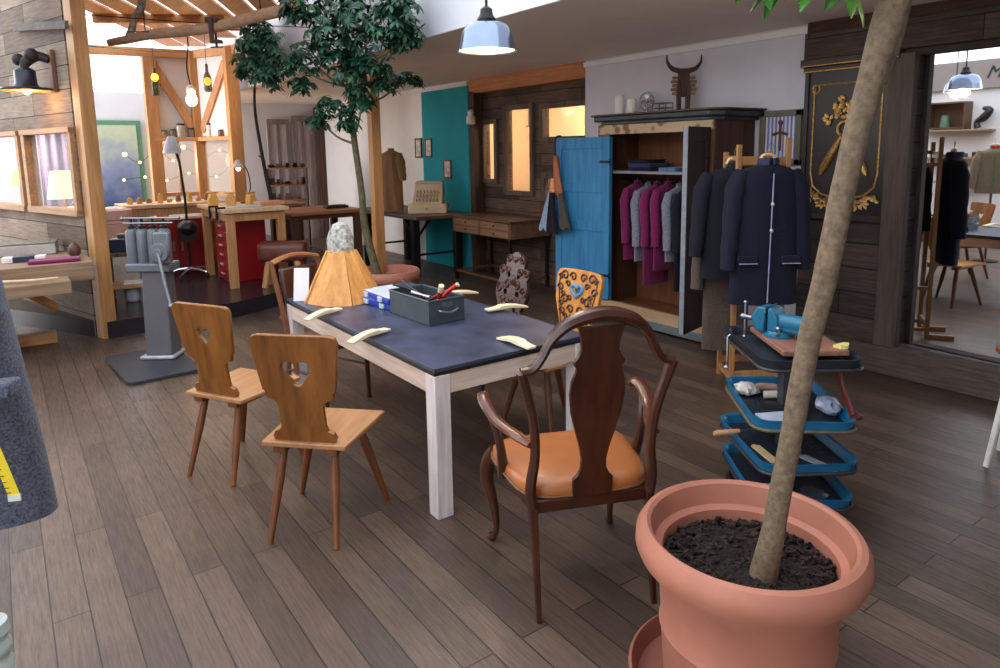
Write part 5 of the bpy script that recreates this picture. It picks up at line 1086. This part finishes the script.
# warm lamps behind the hut glazing
t = thing('string_lights', 'string of small warm glowing bulbs behind the hut glazing', 'string lights', (2.1, 11.5, 1.7))
pts = [(1.55, 11.55, 1.72), (1.75, 11.6, 1.60), (2.0, 11.6, 1.78), (2.2, 11.55, 1.62), (2.35, 11.5, 1.82), (2.6, 11.4, 1.66), (2.8, 11.2, 1.76), (2.95, 11.0, 1.62), (2.75, 11.3, 1.36), (2.4, 11.5, 1.42), (2.1, 11.6, 1.32), (1.8, 11.6, 1.38), (1.5, 11.5, 1.35)]
MB().tube(spl(pts, 3), .004, 4).build('wire', M_IRON, t, world=True)
for i, p in enumerate(pts): MB().ball(p, .032 if i in (0, 4, 2) else .018, 10).build('bulb', emis((255, 186, 100), 7), t, world=True)
light('string_lights_glow', 'POINT', (2.1, 11.7, 1.6), 30, (1, .7, .4), .2); light('string_lights_glow', 'POINT', (1.2, 11.3, 1.6), 16, (1, .7, .4), .2)
def bottle(label, p, flip=False):
    t = thing('bottle_lamp', label, 'lamp', p, 0, 'bottle lamps under the pergola')
    MB().lathe([(.03, -.17), (.05, -.16), (.052, -.02), (.045, .04), (.02, .10), (.018, .19), (.014, .20)], n=16).build('bottle', glass((60, 66, 30), .75, .1), t)
    MB().ball((0, 0, -.03 if flip else .07), .047, 12, (1, 1, 1.2)).build('bulb', emis((255, 190, 50), 3.5), t); MB().tube([(0, 0, .2), (0, 0, 3.38-p[2])], .004, 5).build('cord', M_IRON, t)
bottle('green bottle lamp with yellow glow on a cord, left of the hut corner', (1.84, 10.39, 2.66)); bottle('green bottle lamp with yellow glow on a cord, right of the hut corner', (2.41, 9.98, 2.70), True)
t = thing('hanging_bulb', 'bare bright bulb in a pale socket hanging lowest before the hut corner post', 'lamp', (2.22, 10.11, 2.36))
MB().lathe([(.03, .12), (.06, .16), (.06, .22), (.03, .26), (.012, .27)], n=16).build('socket', plain((226, 226, 224), .3), t); MB().ball((0, 0, .07), .075, 14, (1, 1, 1.15)).build('bulb', emis((255, 220, 160), 5), t); MB().tube(spl([(0, 0, .26), (-.03, 0, .5), (.01, 0, .8), (0, 0, 1.04)]), .009, 6).build('cord', M_IRON, t)
light('bulb_glow', 'POINT', (2.22, 10.0, 2.4), 12, (1, .75, .45), .08)
# log, branch and cables under the pergola
t = thing('log_pole', 'long peeled log hung level under the pergola planks', 'log', (1.8, 7.6, 2.9))
k = spl([(1.04, 8.13, 2.83), (1.4, 7.88, 2.90), (1.9, 7.5, 2.96), (2.3, 7.22, 3.07), (2.62, 6.99, 3.15)], 6); MB().tube([p+Vector((0, 0, .01*noise.noise(p*5))) for p in k], lerpl([.035, .05, .055, .06, .065], len(k)), 12).build('log', wood((190, 154, 122), (146, 108, 82), 'x', .7), t, world=True)
for a, b2 in (((1.35, 7.91, 2.9), (1.35, 7.91, 3.4)), ((2.3, 7.22, 3.08), (2.3, 7.22, 3.42))): MB().tube([a, b2], .006, 5).build('rope', M_IRON, t, world=True)
t = thing('birch_branch', 'short pale birch branch standing up from the hung log', 'branch', (1.2, 8.01, 2.88))
MB().tube(spl([(1.2, 8.0, 2.87), (1.24, 7.98, 2.95), (1.27, 7.96, 3.06), (1.34, 7.92, 3.18), (1.34, 7.92, 3.36)]), lerpl([.03, .035, .03, .04, .035], 25), 10).build('branch_wood', plain((150, 138, 124), .8, 0, .5, 18), t, world=True)
t = thing('log_clamp', 'rusty screw clamp gripping the hung log', 'clamp', (1.91, 7.5, 2.96), -34)
MB().box(-.06, .06, -.07, .07, .04, .09).box(-.02, .02, -.09, -.06, -.14, .09).box(-.02, .09, -.09, -.03, -.16, -.13).build('clamp_body', plain((70, 50, 46), .6, .3), t, bev=.005); MB().tube([(.04, -.07, -.20), (.04, -.07, -.06)], .012, 6).tube([(-.02, -.07, -.20), (.10, -.07, -.20)], .008, 6).build('screw', M_IRON, t)
for i, (a, b2) in enumerate((((.75, 7.35, 2.95), (3.05, 7.9, 3.12)), ((.75, 7.35, 2.80), (3.05, 9.2, 3.3)), ((.75, 7.35, 2.68), (2.4, 10.9, 3.16)))):
    o = MB().tube([a, tuple((a[j]+b2[j])/2-(.02 if j == 2 else 0) for j in range(3)), b2], .005, 5).build('cable', M_IRON); tag(o, ('topmost thin cable strung from the tall post', 'middle thin cable strung from the tall post', 'lowest thin cable strung from the tall post')[i], 'cable', 'cables under the pergola')
# printed cloth in the far doorway, things near it
o = B(1.13, 2.02, 13.48, 13.5, .02+.16, 2.22).build('printed_hanging', M_PRINT); tag(o, 'tall printed cloth shading from pale green to dark blue, in the far doorway', 'hanging')
t = thing('pale_pot', 'pinkish pot with broad rim on a pale plinth, seen past the tall pine post', 'pot', (1.08, 9.42, .70))
MB().lathe([(.0, 0), (.14, 0), (.155, .05), (.165, .2), (.175, .21), (.17, .24), (.19, .25), (.20, .30), (.205, .36), (.19, .37), (.18, .34), (0, .33)], n=32).build('pot_body', plain((226, 176, 160), .6, 0, .04), t)
lumpm = MB(); lumpm.loft([[(.16*s*math.cos(a), .14*s*math.sin(a), .34+z) for a in [2*pi*j/12 for j in range(12)]] for s, z in ((1, 0), (.9, .04), (.4, .06))]).build('filling', plain((232, 226, 222), .8), t)
single(MB().box(-.15, .2, -.2, .2, 0, .54), 'plinth', plain((214, 200, 186), .7), 'pale plinth carrying the pinkish pot', 'plinth', (1.08, 9.42, .16), 0, bev=.01)
t = thing('low_shelf', 'low open wooden shelf between the tall pine post and the grey press', 'shelf', (1.07, 8.25, .16), -15)
B(-.22, .22, -.2, .2, .50, .54).build('shelf_board', M_OLDW, t, bev=.003); B(-.22, .22, -.2, .2, .16, .19).build('shelf_board', wood((196, 150, 110), (150, 106, 70), 'x', .6), t, bev=.003)
for sx in (-1, 1): B(sx*.22-.015, sx*.22+.015, -.2, .2, 0, .60).build('side', wood((130, 94, 66), (86, 58, 40), 'z', .6), t, bev=.003)
single(B(-.14, .12, -.1, .1, 0, .14), 'dark_case', plain((32, 36, 56), .5), 'dark blue case on top of the low shelf', 'case', (1.03, 8.22, .70), -15, bev=.01)
single(B(-.05, .05, -.004, .004, 0, .19), 'white_card', plain((232, 232, 236), .6), 'white card upright beside the dark case', 'card', (1.2, 8.10, .70), -20)
single(B(-.1, .1, -.08, .08, 0, .02), 'white_paper', plain((232, 230, 226), .7), 'white paper sheets on the lower board of the low shelf', 'paper', (1.08, 8.22, .351), -10)
single(MB().lathe([(.06, 0), (.075, .02), (.08, .16), (.075, .17), (.07, .16), (0, .15)], n=20), 'clear_tub', plain((186, 196, 200), .2), 'greyish tub on the platform under the low shelf', 'tub', (1.05, 8.2, .161))
# seen through the partition windows
t = thing('table_lamp', 'glowing cream lampshade seen through the right-hand partition window', 'lamp', (.60, 9.52, 1.041))
MB().lathe([(.16, .18), (.11, .50), (.10, .50), (.15, .18)], n=24).build('lamp_shade', emis((255, 214, 150), 1.1), t); MB().lathe([(.07, 0), (.07, .02), (.02, .03), (.025, .12), (.012, .2)], n=16).build('base', plain((150, 120, 90), .4), t)
t = thing('table_lamp', 'blue-violet lampshade beside the glowing cream one', 'lamp', (.86, 9.38, 1.041))
MB().lathe([(.12, .22), (.07, .42), (.06, .42), (.11, .22)], n=24).build('lamp_shade', plain((104, 104, 160), .8), t); MB().lathe([(.05, 0), (.05, .02), (.015, .03), (.012, .24)], n=16).build('base', plain((190, 170, 150), .4), t)
o = MB().loft([[(.45+.5*u+0*z, 10.6-.55*u+.05*math.sin(u*30), z) for u in [j/30 for j in range(31)]] for z in (.2, 2.4)], cap=False, close=False).build('curtain', fabric((124, 122, 178), .9, 40), solid=.006); tag(o, 'violet-blue curtain hanging behind the partition windows', 'curtain')
single(B(-.5, .22, -.25, .25, 0, .88), 'back_cabinet', wood((96, 64, 46), (58, 38, 28), 'x', .5), 'dark cabinet carrying the lamps behind the partition', 'cabinet', (.72, 9.45, .16), -14, bev=.01)
t = thing('candle_light', 'small glowing amber glass on the cabinet behind the partition window', 'candle', (.66, 9.30, 1.041)); MB().lathe([(.04, 0), (.05, .02), (.05, .09), (.045, .09), (0, .03)], n=16).build('glass_cup', emis((255, 150, 70), 3), t); MB().ball((0, 0, .06), .025, 8).build('flame', emis((255, 200, 120), 12), t)
t = thing('table_lamp', 'small yellow glowing lamp seen through the left-hand partition window', 'lamp', (.22, 10.3, .161)); MB().lathe([(.10, 1.20), (.06, 1.38), (.05, 1.38), (.09, 1.2)], n=20).build('lamp_shade', emis((255, 196, 90), 1.4), t); MB().lathe([(.05, 0), (.05, .02), (.015, .03), (.012, 1.22)], n=16).build('base', M_BRASS, t)
single(MB().box(-.14, .14, -.012, .012, 0, .75), 'leaning_board', wood((206, 150, 100), (160, 104, 60), 'z', .5), 'orange-brown board standing behind the left-hand partition window', 'board', (.14, 9.75, .161), -40, bev=.004)
light('back_lamps', 'POINT', (.3, 10.3, 1.9), 18, WARM, .15)
# far corner: leaning old doors, shelf of tools
for i, (x, w_, h, lab, c_) in enumerate(((4.45, .42, 2.35, 'old grey double door leaf leaning at the back wall, left one', (186, 178, 190)), (4.93, .40, 2.42, 'old grey-brown door leaf at the back wall, middle one', (170, 156, 158)), (5.2, .14, 2.4, 'narrow louvred shutter at the back wall by the corner', (134, 104, 84)))):
    t = thing('old_door', lab, 'door', (x, 13.42, 0), 0, 'old doors at the back wall'); mm = wood(c_, tuple(int(v*.62) for v in c_), 'z', .8)
    B(-w_/2, w_/2, -.02, .02, 0, h).build('door_panel', mm, t, bev=.004); dk_ = wood((128, 112, 108), (84, 70, 66), 'z', .8)
    for a in (-w_/2+.03, w_/2-.03, 0): B(a-.03, a+.03, -.045, -.02, 0, h).build('stile', dk_, t, bev=.004)
    B(-w_/2, w_/2, -.05, -.02, h-.10, h).build('head_rail', dk_, t, bev=.004)
struct('trim_33', B(5.25, 5.35, 13.3, 13.6, 0, 2.6), M_DARKW, bev=.005)
t = thing('tool_shelf', 'two-tier shelf crowded with dark hand tools near the back corner', 'shelf', (3.95, 11.5, .16), -25)
for z in (.75, 1.0, 1.28): B(-.32, .32, -.14, .14, z, z+.025).build('shelf_board', wood((160, 108, 76), (110, 70, 48), 'x', .6), t, bev=.003)
for x in (-.31, .31): B(x-.015, x+.015, -.14, .14, 0, 1.3).build('upright', M_DARKW, t, bev=.003)
for i in range(14):
    z = (1.306, 1.026, .776)[i % 3]; x = -.27+.54*(i//3)/4.3; q = thing('hand_tool', f'dark tool on the {("top", "middle", "lowest")[i % 3]} board of the tool shelf, {("leftmost", "second from left", "in the middle", "second from right", "rightmost")[i//3]}', 'tool', tuple(ROOTM[t.name] @ Vector((x, -.03, z))), rr.uniform(-60, 60), 'tools on the corner shelf')
    MB().box(-.04, .05, -.022, .022, 0, .05+.08*rr.random()).build('head', (M_IRON, M_DARKW, plain((96, 74, 66), .5))[i % 3], q, bev=.006); MB().tube([(-.06, 0, .03), (-.02, 0, .04), (.09, 0, .02)], .012, 6).build('handle', M_DARKW, q)
# coil on the side bench
t = thing('wood_bundle', 'dark bundle of offcuts lying on the brown side table', 'bundle', (3.75, 9.1, .941), 10)
for i in range(5): B(-.17+.01*i, .17-.015*i, -.08+.035*i, -.05+.035*i, 0, .035+.01*(i % 2)).build('offcut', M_DARKW, t, bev=.002)

# ================================================================== FOREGROUND LEFT AND RIGHT
dn = Vector((math.sin(YAW), math.cos(YAW), 0)); rt = Vector((math.cos(YAW), -math.sin(YAW), 0))
p = dn*1.6+rt*(-636*1.6/690)
t = thing('wool_jacket', 'grey-blue wool jacket hanging in the left foreground, cut by the frame', 'jacket', (p.x, p.y, 0), -24)
MB().loft(coat_rings(1.50, .80, .25, .325, .13, 2, .006, n=48, sh=.07)).build('body', GREYJ, t, ang=70)
for sx in (-1, 1): sleeve(sx, .20, 1.49, .42, .06, .05, .05, .0).build('sleeve', GREYJ, t, ang=70)
MB().box(.245, .31, -.125, -.06, 1.145, 1.18).build('pocket_flap', GREYJ, t, bev=.006)
MB().tube([(-.07, -.07, 1.47), (0, -.1, 1.5), (.07, -.07, 1.47)], .02, 8).build('collar', GREYJ, t)
MB().tube([(0, 0, 1.46), (0, 0, 1.68)], .006, 6).build('hanger_hook', M_STEEL, t)
t = thing('tape_measure', 'yellow tailor tape hanging over the grey wool jacket', 'tape measure', (p.x, p.y, 0), -24)
tp = spl([(.15, -.10, 1.46), (.20, -.14, 1.30), (.245, -.145, 1.15), (.275, -.14, 1.02), (.298, -.135, .91)]); k = MB()
k.loft([[q+Vector((-.0125, 0, 0)), q+Vector((.0125, 0, 0)), q+Vector((.0125, -.001, 0)), q+Vector((-.0125, -.001, 0))] for q in tp]).build('tape', plain((226, 196, 24), .5, 0, .04), t, ang=60)
k = MB(); 
for i in range(28):
    z = tp[0].lerp(tp[-1], 0); u = (i+1)/29*(len(tp)-1); q = tp[int(u)].lerp(tp[min(int(u)+1, len(tp)-1)], u-int(u)); k.box(q.x-.0125, q.x-.004, q.y-.0022, q.y-.0008, q.z-.0008, q.z+.0008)
k.build('scale_marks', plain((60, 50, 20), .6), t, kind=None); q = tp[-1]; B(q.x-.0135, q.x+.0135, q.y-.003, q.y+.002, q.z-.012, q.z+.004).build('metal_end', plain((222, 222, 216), .3, .5), t)
p = dn*1.72+rt*(-570*1.72/690)
single(MB().lathe([(.045, 0), (.05, .005), (.05, .32), (.044, .33), (.044, .345), (.05, .355), (.05, .375), (.044, .385), (.044, .40), (.05, .41), (.046, .44), (.02, .45), (0, .45)], n=28), 'canister', plain((190, 204, 196), .35), 'pale green ribbed canister on the floor at the bottom left corner', 'canister', (p.x, p.y, 0))
t = thing('dipped_stool', 'stool with white-dipped splayed leg at the right frame edge', 'stool', (4.25, 1.17, 0))
MB().lathe([(0, .60), (.16, .60), (.175, .61), (.175, .63), (.16, .64), (0, .64)], n=32).build('seat', wood((150, 84, 52), (106, 54, 32), 'x', .4), t)
for a in (142, 232, 322, 52):
    a = R(a); c_, s_ = math.cos(a), math.sin(a); o = MB().tube([(.205*c_, .205*s_, .0), (.135*c_, .135*s_, .45)], [.014, .019], 12).build('leg', plain((216, 210, 204), .5), t)
    add_child(MB().tube([(t.location.x+.135*c_, t.location.y+.135*s_, .45), (t.location.x+.112*c_, t.location.y+.112*s_, .60)], [.019, .021], 12), 'brown_leg_top', wood((150, 84, 52), (106, 54, 32), 'z', .4), o, t)

# ================================================================== SEEN IN THE MIRROR: LEFT WALL
YS = .3
t = thing('wall_shelf', 'box shelf and plank shelves on the far white wall, seen in the mirror', 'shelf', (-2.9, 5.2, 1.3))
SW = wood((104, 72, 52), (66, 44, 32), 'y', .6)
k = MB(); k.box(-3, -2.72, 5.18+YS, 5.82+YS, 2.38, 2.41); k.box(-3, -2.72, 5.18+YS, 5.82+YS, 1.94, 1.97); k.box(-3, -2.72, 5.79+YS, 5.82+YS, 1.97, 2.38); k.box(-3, -2.72, 5.18+YS, 5.21+YS, 1.97, 2.38); k.box(-3, -2.98, 5.2+YS, 5.8+YS, 1.97, 2.38); k.build('box_shelf', SW, t, world=True, bev=.003)
for z, y0, y1 in ((1.90, 4.8, 5.9), (1.42, 4.75, 5.9), (1.0, 4.75, 5.6)): B(-3, -2.7, y0+YS, y1+YS, z, z+.03).build('shelf_board', wood((176, 146, 116), (130, 100, 76), 'y', .6), t, world=True, bev=.003)
k = MB(); k.lathe([(.08, 0), (.085, .02), (.06, .2), (.03, .22)], (-2.85, 5.55+YS, 1.97), 16); o = k.build('green_vase', plain((96, 124, 104), .4)); tag(o, 'green vase inside the box shelf, seen in the mirror', 'vase')
o = MB().tube(spl([(-2.85, 5.02+YS, 1.95), (-2.85, 5.04+YS, 2.05), (-2.85, 4.94+YS, 2.12), (-2.85, 4.86+YS, 2.24), (-2.85, 4.96+YS, 2.28)]), lerpl([.06, .04, .07, .06, .03], 25), 10).build('black_figurine', M_BLACK); tag(o, 'black bent figurine on the upper plank shelf, seen in the mirror', 'figurine')
for i, y in enumerate((5.5+YS, 5.25+YS, 5.0+YS)): 
    o = B(-2.92, -2.78, y-.09, y+.05, 1.451, 1.50+.02*i).build('dark_box', M_DARKW, bev=.004); tag(o, ('dark flat box on the lower plank shelf, furthest left in the mirror', 'dark flat box in the middle of the lower plank shelf', 'dark flat box at the right of the lower plank shelf')[i], 'box', 'dark boxes on the plank shelf')
TWD = fabric((116, 100, 78))
for i, (x, y, c_, lab) in enumerate(((-.35, 3.95, TWD, 'olive-brown traditional jacket with red and green trim, seen in the mirror'), (-.65, 3.30, fabric((96, 84, 68)), 'darker brown jacket beside the trimmed one in the mirror'))):
    t = coat('trachten_jacket', lab, (x-.25, y+.2+.15*i*0, 0), 62, c_, 1.62, .98, .18, .2, .10, .5, 4+i, cat='jacket', trim=plain((40, 120, 60), .6) if i == 0 else None, collar=plain((160, 36, 40), .7) if i == 0 else None)
    MB().tube([(0, 0, 0.03), (0, 0, .98)], .015, 8).lathe([(.16, 0), (.16, .02), (.03, .04)], n=24).build('stand', M_IRON, t)
